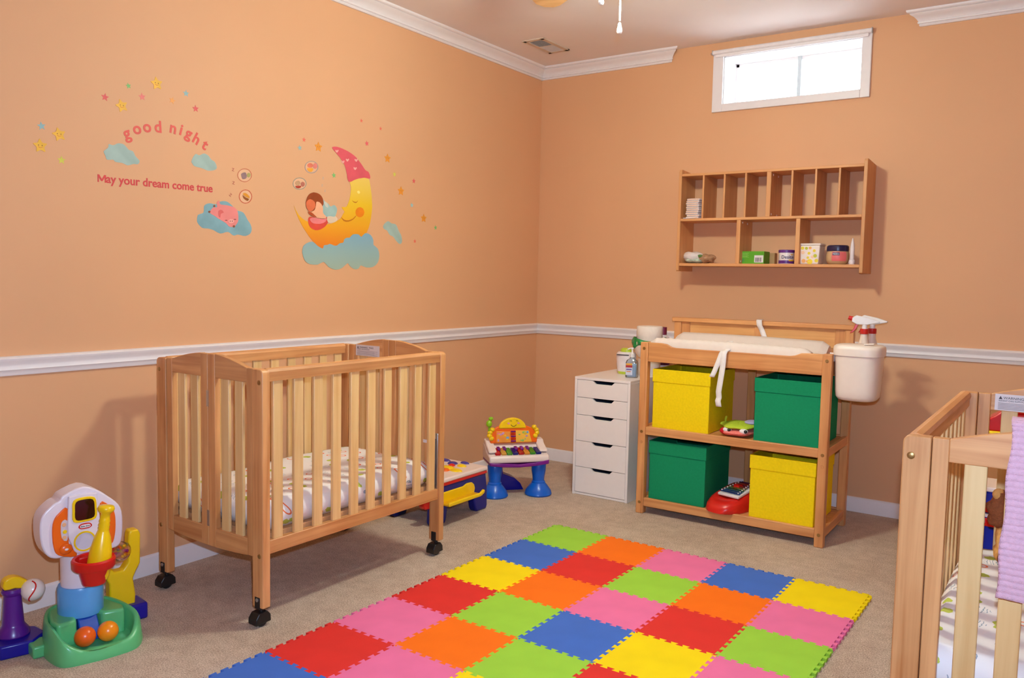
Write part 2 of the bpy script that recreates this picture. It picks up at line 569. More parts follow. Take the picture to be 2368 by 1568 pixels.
# ---- ceiling register
vt = thing('ceiling_vent', 'white metal air register in the ceiling near the corner', 'vent', (0.346, -0.49, CZ))
VX, VY = 0.075, 0.155
f = MB()
for b in ((-VX, VX, -VY, -VY + 0.028), (-VX, VX, VY - 0.028, VY), (-VX, -VX + 0.028, -VY, VY), (VX - 0.028, VX, -VY, VY)):
    f.box(*b, -0.008, 0.001)
vmat = plain('register_enamel', (214, 190, 168), 0.5)
f.build('frame', vmat, vt, bevel=0.003)
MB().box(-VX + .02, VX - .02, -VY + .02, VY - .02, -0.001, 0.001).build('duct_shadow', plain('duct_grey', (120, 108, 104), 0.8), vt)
for half in (-1, 1):
    for k in range(9):
        y = half * (0.010 + k * 0.0135)
        a = -half * R(38)
        mb = MB().box(-VX + 0.028, VX - 0.028, -0.0055, 0.0055, -0.0006, 0.0006)
        mb.moved(Matrix.Translation((0, y, -0.0045)) @ Matrix.Rotation(a, 4, 'X')).build('louvre', plain('louvre_enamel', (200, 186, 178), 0.5), vt)
MB().box(-0.047, 0.047, -0.004, 0.004, -0.007, -0.002).build('divider', vmat, vt)

# ---- ceiling fan with its light kit; only the pull chains hang into the picture
fan = thing('ceiling_fan', 'ceiling fan at the top edge with two brightly lit white pull chains', 'ceiling fan', (FAN[0], FAN[1], CZ))
fw = plain('fan_enamel', (240, 232, 226), 0.35)
MB().lathe([(0.0, 0.001), (0.065, 0.0), (0.070, -0.02), (0.045, -0.05), (0.018, -0.06)], n=28).build('canopy', fw, fan)
MB().frustum((0, 0, -0.06), (0, 0, -0.11), 0.014, 0.014).build('downrod', fw, fan)
MB().lathe([(0.0, -0.105), (0.06, -0.11), (0.105, -0.135), (0.11, -0.19), (0.085, -0.225), (0.06, -0.235), (0.06, -0.255), (0.0, -0.256)], n=32).build('motor_housing', fw, fan)
bladem = wood('fan_blade_oak', (226, 178, 122), (196, 142, 88), 'x')
for k in range(5):
    ang = R(146.0 + 72 * k)
    tip = [(0.16, -0.050)]
    out = [(0.17, -0.05), (0.30, -0.060), (0.52, -0.068), (0.66, -0.066), (0.702, -0.052), (0.730, -0.02), (0.730, 0.02), (0.702, 0.052), (0.66, 0.066), (0.52, 0.068), (0.30, 0.060), (0.17, 0.05)]
    M = Matrix.Rotation(ang, 4, 'Z') @ Matrix.Translation((0, 0, -0.195)) @ Matrix.Rotation(R(10), 4, 'X')
    bld = MB().prism(out, 'z', -0.004, 0.004).moved(M).build('blade', bladem, fan)
    MB().box(0.09, 0.25, -0.016, 0.016, -0.010, -0.004).moved(M).build('blade_iron', fw, bld, bevel=0.002)
MB().lathe([(0.0, -0.255), (0.05, -0.256), (0.062, -0.275), (0.062, -0.285)], n=28).build('light_fitter', fw, fan)
glob = lamp_mat('lit_opal_glass', (0.88, 0.98, 0.83, 1), LAMP_STRENGTH)
MB().lathe([(0.058, -0.285), (0.085, -0.295), (0.098, -0.320), (0.092, -0.345), (0.065, -0.365), (0.025, -0.374), (0.001, -0.375)], n=28).build('light_globe', glob, fan)
chainm = plain('white_chain', (244, 238, 230), 0.3)
def chain(x, y, z0, z1):
    mb = MB()
    n = int((z0 - z1) / 0.0050)
    for i in range(n):
        mb.ball((x, y, z0 - i * 0.0050), 0.0036, nu=8, nv=5)
    c = mb.build('pull_chain', chainm, fan)
    c['kind'] = 'stuff'
    MB().lathe([(0.001, 0.0), (0.0055, -0.004), (0.0065, -0.014), (0.0095, -0.026), (0.0105, -0.034), (0.0075, -0.041), (0.001, -0.043)], (x, y, z1), 14).build('chain_pull', chainm, c)
chain(0.012, 0.010, -0.29, -0.472)
chain(-0.030, -0.060, -0.27, -0.380)

# ================================================================== folding cribs
PINE = dict(light=(228, 166, 108), dark=(190, 120, 66))       # rails and posts
PALE = dict(light=(238, 198, 138), dark=(220, 170, 108))      # slats
def pine(ax): return wood('crib_pine', PINE['light'], PINE['dark'], ax)
def pale(ax): return wood('crib_pale_pine', PALE['light'], PALE['dark'], ax)
STEEL = MATS['bright_steel']
BRASS = plain('brass_bolt', (176, 138, 84), 0.35, metal=0.8)
BLACKP = plain('black_plastic', (22, 20, 22), 0.4)
PAPER = plain('label_paper', (226, 214, 214), 0.6)
INK = plain('label_ink', (70, 60, 66), 0.7)
GREYINK = plain('label_grey_ink', (150, 138, 142), 0.7)

def make_crib(loc, label):
    W, L, H = 0.645, 1.005, 0.932
    t = thing('folding_crib', label, 'crib', loc, 0, 'folding cribs')
    # corner posts, rounded at the outer top corner
    for sx in (0, 1):
        for sy in (0, 1):
            a = 0.0; b = 0.058
            r = 0.016
            pts = [(b, 0.072), (b, H)]
            pts += [(a + r - r * math.sin(k * math.pi / 8), H - r + r * math.cos(k * math.pi / 8)) for k in range(5)]
            pts += [(a, 0.072)]
            if sx:
                pts = [(W - x, z) for x, z in pts]
            y0, y1 = (0.0, 0.034) if sy == 0 else (L - 0.034, L)
            post = MB().prism(pts, 'y', y0, y1).build('post', pine('z'), t, bevel=0.003)
            px = 0.040 if not sx else W - 0.018
            px = 0.018 if not sx else W - 0.018
            yy = y0 if sy == 0 else y1
            s = -1 if sy == 0 else 1
            for z in (0.886, 0.262):
                MB().lathe([(0.001, 0.0035), (0.004, 0.0035), (0.0055, 0.003), (0.008, 0.002), (0.009, -0.001)][::-1], (px, yy, z), 14, axis=(0, s, 0)).build('bolt', BRASS, post)
            # caster: black plate on the post, fork and twin wheel
            cx = 0.026 if not sx else W - 0.030
            ys = y0 + 0.006 if sy == 0 else y1 - 0.006
            cyc = (y0 + y1) / 2
            fo = MB().box(cx - 0.014, cx + 0.014, y0 - 0.002, y1 + 0.002, 0.066, 0.110)
            ca = fo.build('caster', BLACKP, t, bevel=0.002)
            MB().frustum((cx, cyc, 0.03), (cx, cyc, 0.068), 0.008, 0.008, 12).build('stem', BLACKP, ca)
            MB().lathe([(0.001, -0.019), (0.020, -0.019), (0.025, -0.015), (0.025, 0.015), (0.020, 0.019), (0.001, 0.019)], (cx - 0.005, cyc - 0.004, 0.0255), 20, axis=(1, 0, 0)).build('wheel', BLACKP, ca)
            hood = [(cyc - 0.036, 0.012), (cyc - 0.036, 0.034), (cyc - 0.022, 0.053), (cyc + 0.014, 0.056), (cyc + 0.028, 0.040), (cyc + 0.030, 0.014)]
            MB().prism(hood, 'x', cx - 0.028, cx + 0.018).build('fork', BLACKP, ca, bevel=0.003)
            MB().lathe([(0.0075, -0.001), (0.007, 0.002), (0.001, 0.003)], (cx, yy - (0.002 if sy == 0 else -0.002), 0.100), 12, axis=(0, s, 0)).build('screw', STEEL, ca)
    # the two folding end panels
    for sy in (0, 1):
        y0, y1 = (0.006, 0.028) if sy == 0 else (L - 0.028, L - 0.006)
        arch = lambda x: 0.920 + 0.050 * math.sin(math.pi * max(0, min(1, (x - 0.06) / (W - 0.12)))) ** 0.9
        lower = lambda x: 0.258 - 0.020 * math.sin(math.pi * x / W)
        for a, b in ((0.060, 0.094), (0.2795, 0.3215), (0.3235, 0.3655), (W - 0.094, W - 0.060)):
            top = 0.932 if a < 0.1 or b > W - 0.1 else 0.967
            st = MB().box(a, b, y0 - 0.001, y1 + 0.001, lower((a + b) / 2) + 0.001, top)
            st.build('end_stile', pine('z'), t, bevel=0.002)
        for a, b in ((0.094, 0.2795), (0.3655, W - 0.094)):
            n = 10
            xs = [a + (b - a) * k / n for k in range(n + 1)]
            MB().prism([(x, arch(x)) for x in xs] + [(b, 0.880), (a, 0.880)], 'y', y0, y1).build('end_top_rail', pine('x'), t, bevel=0.002)
            MB().prism([(x, lower(x)) for x in xs] + [(b, 0.312), (a, 0.312)], 'y', y0, y1).build('end_bottom_rail', pine('x'), t, bevel=0.002)
            s0 = 0.124 if a < 0.2 else W - 0.170 - 0.082 + 0.0
            for k in range(2):
                c = (0.1475, 0.2280)[k] if a < 0.2 else W - (0.2280, 0.1475)[k]
                MB().box(c - 0.0225, c + 0.0225, y0 + 0.005, y1 - 0.005, 0.308, 0.884).build('slat', pale('z'), t, bevel=0.0025)
        for z in (0.80, 0.345):
            yh = y0 - 0.003 if sy == 0 else y1 + 0.003
            MB().box(0.3165, 0.3285, min(yh, yh + 0.002) , max(yh, yh + 0.002), z - 0.03, z + 0.03).build('hinge', STEEL, t)
    # side panels
    for sx in (0, 1):
        x0, x1 = (0.008, 0.036) if sx == 0 else (W - 0.036, W - 0.008)
        xc = (x0 + x1) / 2
        top = [(-0.014, 0.888), (0.014, 0.888), (0.014, 0.908), (0.017, 0.914), (0.018, 0.922), (0.013, 0.931), (0.0, 0.935), (-0.013, 0.931), (-0.018, 0.922), (-0.017, 0.914), (-0.014, 0.908)]
        MB().prism([(xc + a, z) for a, z in top], 'y', 0.030, L - 0.030).build('side_top_rail', pine('y'), t, angle=30)
        MB().box(xc - 0.013, xc + 0.013, 0.030, L - 0.030, 0.262, 0.312).build('side_bottom_rail', pine('y'), t, bevel=0.003)
        for k in range(10):
            y = 0.082 + k * 0.0948
            MB().box(xc - 0.007, xc + 0.007, y - 0.0215, y + 0.0215, 0.308, 0.892).build('slat', pale('z'), t, bevel=0.0025)
    # mattress board on its metal brackets
    MB().box(0.042, W - 0.042, 0.036, L - 0.036, 0.305, 0.327).build('mattress_board', wood('crib_board', (222, 166, 116), (196, 138, 92), 'x'), t, bevel=0.002)
    for sx in (0, 1):
        xa = 0.050 if sx == 0 else W - 0.054
        for z in (0.52,) if sx == 0 else (0.52,):
            pl = MB().box(0.066 if sx == 0 else W - 0.100, 0.100 if sx == 0 else W - 0.066, L - 0.0335, L - 0.0295, z - 0.007, z + 0.007).build('bracket', PAPER, t)
    tr = MB().box(W - 0.036, W - 0.010, L - 0.0375, L - 0.0335, 0.305, 0.565).build('metal_track', STEEL, t, bevel=0.002)
    MB().box(W - 0.027, W - 0.020, L - 0.0385, L - 0.0370, 0.33, 0.54).build('slot', plain('slot_dark', (90, 88, 92), 0.5), tr)
    # warning label on the inside of the far end
    yl = L - 0.0285
    lb = MB().box(0.106, 0.262, yl - 0.0012, yl + 0.0002, 0.882, 0.934).build('warning_label', PAPER, t, label='white printed warning label')
    tri = MB().prism([(0.116, 0.918), (0.126, 0.918), (0.121, 0.928)], 'y', yl - 0.0018, yl - 0.0010).build('warning_sign', INK, lb)
    def line(body, x, z, size, m):
        mb = text_mb(body, size, 0.0, 0.0002, 'LEFT')
        mb.v = [(x + a, yl - 0.0014 - c, z + b) for a, b, c in mb.v]
        mb.build('print', m, lb)
    line('WARNING:  MAKE', 0.129, 0.9185, 0.0115, INK)
    line('INFANT CAN SUFFOCATE', 0.116, 0.911, 0.0070, INK)
    for k in range(5):
        z = 0.9045 - k * 0.0045
        MB().box(0.115, 0.25 - 0.02 * (k % 2), yl - 0.0017, yl - 0.0011, z, z + 0.0016).build('print', GREYINK, lb)
    # paper tag on a far slat
    MB().box(W - 0.172, W - 0.148, yl + 0.0030, yl + 0.0065, 0.520, 0.615).build('paper_tag', PAPER, t)
    return t

crib1 = make_crib((0.170, -2.992, 0), 'pine folding crib on casters standing by the left wall')
crib2 = dup(crib1, (2.832, -2.790, 0), 0, 'pine folding crib cut by the right edge with pink blanket')

SHEET = sheet()
def make_mattress(loc, label):
    W, L, h = 0.555, 0.925, 0.110
    mb = MB()
    nx, ny = 26, 40
    prof = []
    rnd = random.Random(3)
    def pt(u, v, top):
        x = (u - .5) * W; y = (v - .5) * L
        e = min(u, 1 - u) * W; g = min(v, 1 - v) * L
        z = h if top else 0
        drop = 0.0
        for q in (e, g):
            if q < 0.03:
                drop += (1 - q / 0.03) ** 2.2 * 0.028
        z = z - drop if top else z + drop
        if top:
            z += 0.004 * math.sin(9 * x + 3) * math.sin(7 * y) + 0.0025 * math.sin(23 * x + 11 * y)
        return (x, y, z)
    mb.grid(nx, ny, lambda u, v: pt(u, v, True))
    mb.grid(nx, ny, lambda u, v: pt(u, v, False))
    # sides with small gathers
    per = [(i / nx, 0) for i in range(nx)] + [(1, j / ny) for j in range(ny)] + [(1 - i / nx, 1) for i in range(nx)] + [(0, 1 - j / ny) for j in range(ny)]
    n = len(per); rows = 5
    base = len(mb.v); vs = []
    for r in range(rows + 1):
        for k, (u, v) in enumerate(per):
            a = pt(u, v, True); b = pt(u, v, False)
            f = r / rows
            bul = 0.006 * math.sin(math.pi * f) + 0.0015 * math.sin(k * 2.1) * math.sin(math.pi * f)
            nxv = (1 if u == 1 else -1 if u == 0 else 0); nyv = (1 if v == 1 else -1 if v == 0 else 0)
            vs.append((a[0] + nxv * bul, a[1] + nyv * bul, a[2] + (b[2] - a[2]) * f))
    mb._add(vs, [(r * n + k, r * n + (k + 1) % n, (r + 1) * n + (k + 1) % n, (r + 1) * n + k) for r in range(rows) for k in range(n)])
    o = mb.build('crib_mattress', SHEET, None, angle=70)
    return tag(at(o, loc), label, 'mattress', 'crib mattresses')
m1 = make_mattress((0.170 + 0.3225, -2.992 + 0.5025, 0.3275), 'mattress in animal print sheet inside the crib by the left wall')
m2 = dup(m1, (2.832 + 0.3225, -2.790 + 0.5025, 0.3275), 0, 'mattress in animal print sheet inside the crib at right edge')

# ---- pink knitted blanket over the near end of the right crib
def blanket():
    w, hw = 0.42, 0.40
    x0 = 3.044
    yF, yB = -2.790 - 0.004, -2.790 + 0.034
    ztop = 0.977
    def arc(s):
        # path: up the front, over the rail, down the back; s in metres from the front hem
        if s < 0.372:
            return yF - 0.010, ztop - 0.372 + s
        s -= 0.372
        r = (yB - yF) / 2 + 0.010
        if s < math.pi * r:
            a = math.pi * (1 - s / (math.pi * r))
            return (yF + yB) / 2 + r * math.cos(a), ztop + r * 0.55 * math.sin(a)
        s -= math.pi * r
        return yB + 0.010, ztop - s
    tot = 0.372 + math.pi * 0.029 + 0.22
    nx, ny = 60, 240
    def fn(u, v):
        s = v * tot
        y, z = arc(s)
        front = 1 if s < 0.40 else 0.3
        rib = 0.0030 * abs(math.sin(s * math.pi / 0.0135)) + 0.0010 * math.sin(u * nx * math.pi / 1.5)
        fold = (0.006 * math.sin(u * 7 + 0.6) + 0.003 * math.sin(u * 17 + s * 9)) * front * (1 - min(1, s / 0.42) * 0.7)
        x = x0 + u * w - 0.010 * (1 - min(1, s / 0.37)) + 0.0025 * math.sin(s * 42) * (1 if u in (0.0, 1.0) else 0.6)
        dirn = -1 if s < 0.40 else 1
        return (x, y + dirn * (rib + abs(fold)), z + (0.006 * math.sin(u * 9) if v == 0 else 0))
    o = MB().grid(nx, ny, fn).build('knit_blanket', plain('pink_wool', (226, 178, 192), 0.95, 0.1, 0.06, 120.0, 0.6, 500), None, angle=80, solid=0.005)
    return tag(o, 'pink knitted blanket draped over the end rail of right crib', 'blanket')
blanket()

# ================================================================== changing table and what it carries
TP = lambda ax: wood('table_pine', (230, 164, 104), (194, 122, 68), ax)
def make_table():
    W, D = 0.990, 0.488
    t = thing('changing_table', 'pine changing table with two shelves of fabric bins', 'changing table', (1.200, -0.806, 0), R(0.6))
    leg = 0.043
    for x in (0, W - leg):
        p = MB().box(x, x + leg, 0, leg, 0, 0.938).build('leg', TP('z'), t, bevel=0.004)
        for z in (0.905, 0.452, 0.395, 0.062):
            MB().lathe([(0.009, -0.001), (0.008, 0.0015), (0.004, 0.002), (0.001, 0.001)], (x + leg / 2, 0, z), 12, axis=(0, -1, 0)).build('bolt', BRASS if z != 0.395 else MATS['table_pine_z'], p)
    for x in (0, W - leg):
        MB().box(x, x + leg, D - leg, D, 0, 1.035).build('leg', TP('z'), t, bevel=0.004)
    MB().box(W * 0.445, W * 0.445 + leg, D - 0.022, D - 0.002, 0.06, 1.035).build('back_stile', TP('z'), t, bevel=0.003)
    # apron with dipped front edge
    pts = [(leg, 0.834), (W - leg, 0.834), (W - leg, 0.936), (W - 0.115, 0.936), (W - 0.145, 0.934), (W - 0.175, 0.921), (W - 0.20, 0.917)]
    pts += [(0.20, 0.917), (0.175, 0.920), (0.145, 0.934), (0.115, 0.938), (leg, 0.938)]
    MB().prism(pts, 'y', 0.006, 0.028).build('apron', TP('x'), t, bevel=0.003)
    for s, x in ((0, 0.004), (1, W - 0.026)):
        MB().box(x, x + 0.022, leg, D - leg, 0.834, 0.936).build('side_apron', TP('y'), t, bevel=0.003)
    MB().box(leg, W - leg, D - 0.026, D - 0.006, 0.834, 0.936).build('back_apron', TP('x'), t, bevel=0.003)
    MB().box(0.026, W - 0.026, 0.028, D - 0.026, 0.846, 0.862).build('top_board', TP('x'), t)
    # rails and shelf boards
    for z0, z1 in ((0.436, 0.480), (0.042, 0.088)):
        MB().box(leg, W - leg, 0.004, 0.026, z0, z1).build('front_rail', TP('x'), t, bevel=0.003)
        MB().box(leg, W - leg, D - 0.026, D - 0.004, z0, z1).build('back_rail', TP('x'), t, bevel=0.003)
        for x in (0.004, W - 0.026):
            MB().box(x, x + 0.022, leg, D - leg, z0, z1).build('side_rail', TP('y'), t, bevel=0.003)
        MB().box(0.026, W - 0.026, 0.026, D - 0.026, z1 - 0.020, z1 - 0.006).build('shelf_board', TP('x'), t)
    # raised back with cap, stiles and two panels
    MB().box(-0.012, W + 0.006, D - 0.052, D + 0.008, 1.035, 1.060).build('back_cap', TP('x'), t, bevel=0.004)
    for a, b in ((leg, 0.093), (0.470, 0.522), (W - 0.093, W - leg)):
        MB().box(a, b, D - 0.036, D - 0.014, 0.930, 1.036).build('back_stile', TP('z'), t, bevel=0.002)
    for a, b in ((0.093, 0.470), (0.522, W - 0.093)):
        MB().box(a, b, D - 0.028, D - 0.018, 0.936, 1.035).build('back_panel', wood('table_panel', (236, 178, 112), (208, 138, 78), 'x'), t)
    return t
make_table()
TY = -0.806

# ---- contoured changing pad
PADM = plain('quilted_pad_vinyl', (230, 212, 200), 0.7, 0.3, 0.02)
def pad():
    t = thing('changing_pad', 'white quilted contoured pad lying on the changing table', 'changing pad', (1.236, TY + 0.040, 0.862))
    L, D = 0.845, 0.395
    prof = [(0.0, 0.0), (-0.002, 0.045), (0.002, 0.082), (0.012, 0.098), (0.026, 0.104), (0.050, 0.098), (0.090, 0.070), (0.135, 0.050), (0.1975, 0.044), (0.260, 0.050), (0.305, 0.070), (0.345, 0.104), (0.369, 0.116), (0.383, 0.110), (0.393, 0.092), (0.397, 0.045), (0.395, 0.0)]
    n = 220; mb = MB(); vs = []
    m = len(prof)
    for i in range(n + 1):
        u = i / n; x = u * L
        end = min(1.0, 0.82 + 0.18 * min(u, 1 - u) / 0.04) if min(u, 1 - u) < 0.04 else 1.0
        for k, (d, z) in enumerate(prof):
            q = 0.0
            if 1 <= k <= 5:
                q = 0.0045 * abs(math.sin((x + z * 0.9) * math.pi / 0.040)) ** 0.7 * (1.0 if k < 5 else 0.4)
            sag = 0.004 * math.sin(math.pi * u)
            vs.append((x, d - q, (z - (q * 1.2 if k >= 2 else 0)) * end + (sag if z > 0.03 else 0) - (0.006 * u if z > 0.03 else 0)))
    fs = [(i * m + k, i * m + k + 1, (i + 1) * m + k + 1, (i + 1) * m + k) for i in range(n) for k in range(m - 1)]
    fs += [(i * m, (i + 1) * m, (i + 1) * m + m - 1, i * m + m - 1) for i in range(n)]
    fs += [tuple(range(m)), tuple(n * m + k for k in range(m - 1, -1, -1))]
    mb._add(vs, fs)
    mb.build('cover', PADM, t, angle=50)
    WEB = plain('white_webbing', (242, 232, 228), 0.8, 0.2, 0.03, 200)
    def strap(pts, w, name='strap', along='x'):
        mb = MB(); n = len(pts) - 1
        def fn(u, v):
            k = min(int(v * n), n - 1); f = v * n - k
            a, b = Vector(pts[k]), Vector(pts[k + 1])
            p = a.lerp(b, f)
            return (p.x + (u - .5) * w, p.y, p.z)
        MB().grid(2, n * 3, fn).build(name, WEB, t, solid=0.0022, angle=80)
    ax = 0.428
    # two loose ends hanging over the apron at the front
    strap([(ax, 0.040, 0.104), (ax, -0.004, 0.062), (ax - 0.004, -0.036, 0.057), (ax - 0.008, -0.046, 0.045), (ax - 0.022, -0.050, 0.0), (ax - 0.038, -0.052, -0.045), (ax - 0.052, -0.054, -0.078)], 0.027)
    strap([(ax + 0.006, 0.040, 0.105), (ax + 0.008, -0.006, 0.063), (ax + 0.008, -0.040, 0.058), (ax + 0.006, -0.050, 0.044), (ax + 0.002, -0.052, -0.03), (ax - 0.006, -0.054, -0.10), (ax - 0.012, -0.056, -0.150), (ax - 0.010, -0.052, -0.180), (ax - 0.013, -0.058, -0.196), (ax - 0.008, -0.056, -0.226)], 0.029)
    # back belt pulled up and over the raised back
    strap([(0.505, 0.350, 0.100), (0.495, 0.392, 0.112), (0.478, 0.396, 0.150), (0.468, 0.382, 0.176), (0.466, 0.378, 0.204), (0.466, 0.405, 0.207)], 0.030)
    return t
pad()

# ---- folding fabric bins
def bin_(name, rgb, loc, label):
    W, D, H, th = 0.318, 0.365, 0.318, 0.005
    fab = plain(name, rgb, 0.85, 0.15, 0.05, 90.0, 0.25, 420)
    t = thing('storage_bin', label, 'storage bin', loc, R(0.6), 'fabric bins in the changing table')
    mb = MB()
    o = [(0, 0), (W, 0), (W, D), (0, D)]; i = [(th, th), (W - th, th), (W - th, D - th), (th, D - th)]
    vs = [(x, y, 0) for x, y in o] + [(x, y, H) for x, y in o] + [(x, y, H) for x, y in i] + [(x, y, 0.006) for x, y in i]
    fs = [(3, 2, 1, 0), (12, 13, 14, 15)]
    for k in range(4):
        j = (k + 1) % 4
        fs += [(k, j, 4 + j, 4 + k), (4 + k, 4 + j, 8 + j, 8 + k), (8 + k, 8 + j, 12 + j, 12 + k)]
    mb._add(vs, fs).build('body', fab, t, bevel=0.003)
    # folded hem round the rim
    hem = MB(); e = 0.0036; z0 = H - 0.068
    o2 = [(-e, -e), (W + e, -e), (W + e, D + e), (-e, D + e)]
    vs = [(x, y, z0) for x, y in o2] + [(x, y, H + 0.001) for x, y in o2] + [(x, y, z0) for x, y in i] + [(x, y, H + 0.001) for x, y in i]
    fs = []
    for k in range(4):
        j = (k + 1) % 4
        fs += [(k, j, 4 + j, 4 + k), (4 + k, 4 + j, 12 + j, 12 + k), (12 + k, 12 + j, 8 + j, 8 + k), (8 + k, 8 + j, j, k)]
    hem._add(vs, fs).build('hem', fab, t, bevel=0.0012)
    return t
YEL, GRN = (250, 216, 18), (22, 140, 92)
bin_('yellow_felt', YEL, (1.266, TY + 0.035, 0.476), 'yellow fabric bin on the upper shelf of changing table')
bin_('green_felt', GRN, (1.822, TY + 0.040, 0.476), 'green fabric bin on the upper shelf of changing table')
bin_('green_felt', GRN, (1.258, TY + 0.035, 0.084), 'green fabric bin on the lowest shelf of changing table')
bin_('yellow_felt', YEL, (1.815, TY + 0.037, 0.084), 'yellow fabric bin on the lowest shelf of changing table')

# ---- toy xylophone between the lower bins
def xylophone():
    t = thing('toy_xylophone', 'red toy xylophone with dark keys between lower bins', 'toy', (1.695, -0.66, 0.084), R(-14))
    red = plain('red_toy_plastic', (214, 34, 26), 0.3, 0.5, 0.02)
    out = []
    for k in range(28):
        a = 2 * math.pi * k / 28
        c, s = math.cos(a), math.sin(a)
        out.append((0.098 * math.copysign(abs(c) ** 0.7, c), 0.165 * math.copysign(abs(s) ** 0.8, s)))
    mb = MB(); n = len(out); vs = []
    rows = [(1.0, 0.0), (1.03, 0.03), (1.0, 0.055), (0.90, 0.075), (0.70, 0.088), (0.0, 0.094)]
    for sc, z in rows:
        vs += [(x * sc, y * sc, z + (0.03 * (y / 0.165) if z > 0.02 else 0)) for x, y in out]
    fs = [(r * n + k, r * n + (k + 1) % n, (r + 1) * n + (k + 1) % n, (r + 1) * n + k) for r in range(len(rows) - 1) for k in range(n)] + [tuple(range(n - 1, -1, -1))]
    mb._add(vs, fs).build('body', red, t, angle=60)
    M = Matrix.Translation((0.018, 0.0, 0.098)) @ Matrix.Rotation(R(10), 4, 'X')
    MB().box(-0.062, 0.062, -0.082, 0.105, -0.012, 0.002).moved(M).build('key_bed', plain('white_toy_plastic', (238, 226, 222), 0.35), t, bevel=0.004)
    cols = [(30, 60, 130), (24, 70, 120), (30, 90, 60), (110, 110, 40), (130, 60, 40), (110, 30, 70), (150, 40, 40), (90, 40, 90)]
    for k in range(8):
        y = -0.066 + k * 0.0215
        wv = 0.060 - 0.003 * k
        ky = MB().box(-wv, wv, y, y + 0.013, 0.006, 0.010).moved(M).build('key', plain('key_paint_%d' % k, cols[k], 0.25, metal=0.5), t, bevel=0.002)
        for s in (-1, 1):
            MB().frustum(M @ Vector((s * wv * 0.82, y + 0.0065, 0.009)), M @ Vector((s * wv * 0.82, y + 0.0065, 0.015)), 0.004, 0.003, 8).build('peg', MATS['white_toy_plastic'], ky)
    return t
xylophone()

# ---- soft toy between the upper bins
def plush():
    t = thing('soft_toy', 'flat lime and coral soft toy between upper bins', 'soft toy', (1.712, -0.655, 0.476), 0.1)
    lime = plain('lime_plush', (196, 214, 62), 0.95, 0.1, 0.08, 120, 0.5, 400)
    coral = plain('coral_plush', (240, 128, 118), 0.95, 0.1, 0.08, 120, 0.5, 400)
    redp = plain('red_plush', (206, 36, 48), 0.95, 0.1, 0.08, 120, 0.5, 400)
    MB().ball((0.0, -0.02, 0.022), 0.088, 0.110, 0.022, fn=lambda p: 1 + 0.06 * math.sin(5 * math.atan2(p.y, p.x))).build('lower_body', coral, t)
    MB().ball((-0.045, -0.075, 0.026), 0.040, 0.035, 0.020).build('red_patch', redp, t)
    MB().ball((0.0, 0.0, 0.050), 0.095, 0.120, 0.016, fn=lambda p: 1 + 0.10 * math.sin(6 * math.atan2(p.y, p.x) + 1)).build('upper_body', lime, t)
    for x, y, s in ((-0.04, -0.100, 1), (0.045, -0.105, 1)):
        MB().ball((x, y, 0.036), 0.022, 0.016, 0.014).build('white_patch', plain('white_plush', (244, 236, 232), 0.95, 0.1), t)
        MB().ball((x + 0.012, y - 0.010, 0.037), 0.009, 0.009, 0.009).build('eye', BLACKP, t)
    MB().tube([(-0.07, -0.02, 0.06), (-0.068, -0.03, 0.078), (-0.062, -0.035, 0.094)], 0.005).build('loop', lime, t)
    MB().ball((0.055, 0.02, 0.066), 0.035, 0.05, 0.012).build('teal_patch', plain('lilac_plush', (186, 170, 206), 0.95, 0.1), t)
    return t
plush()

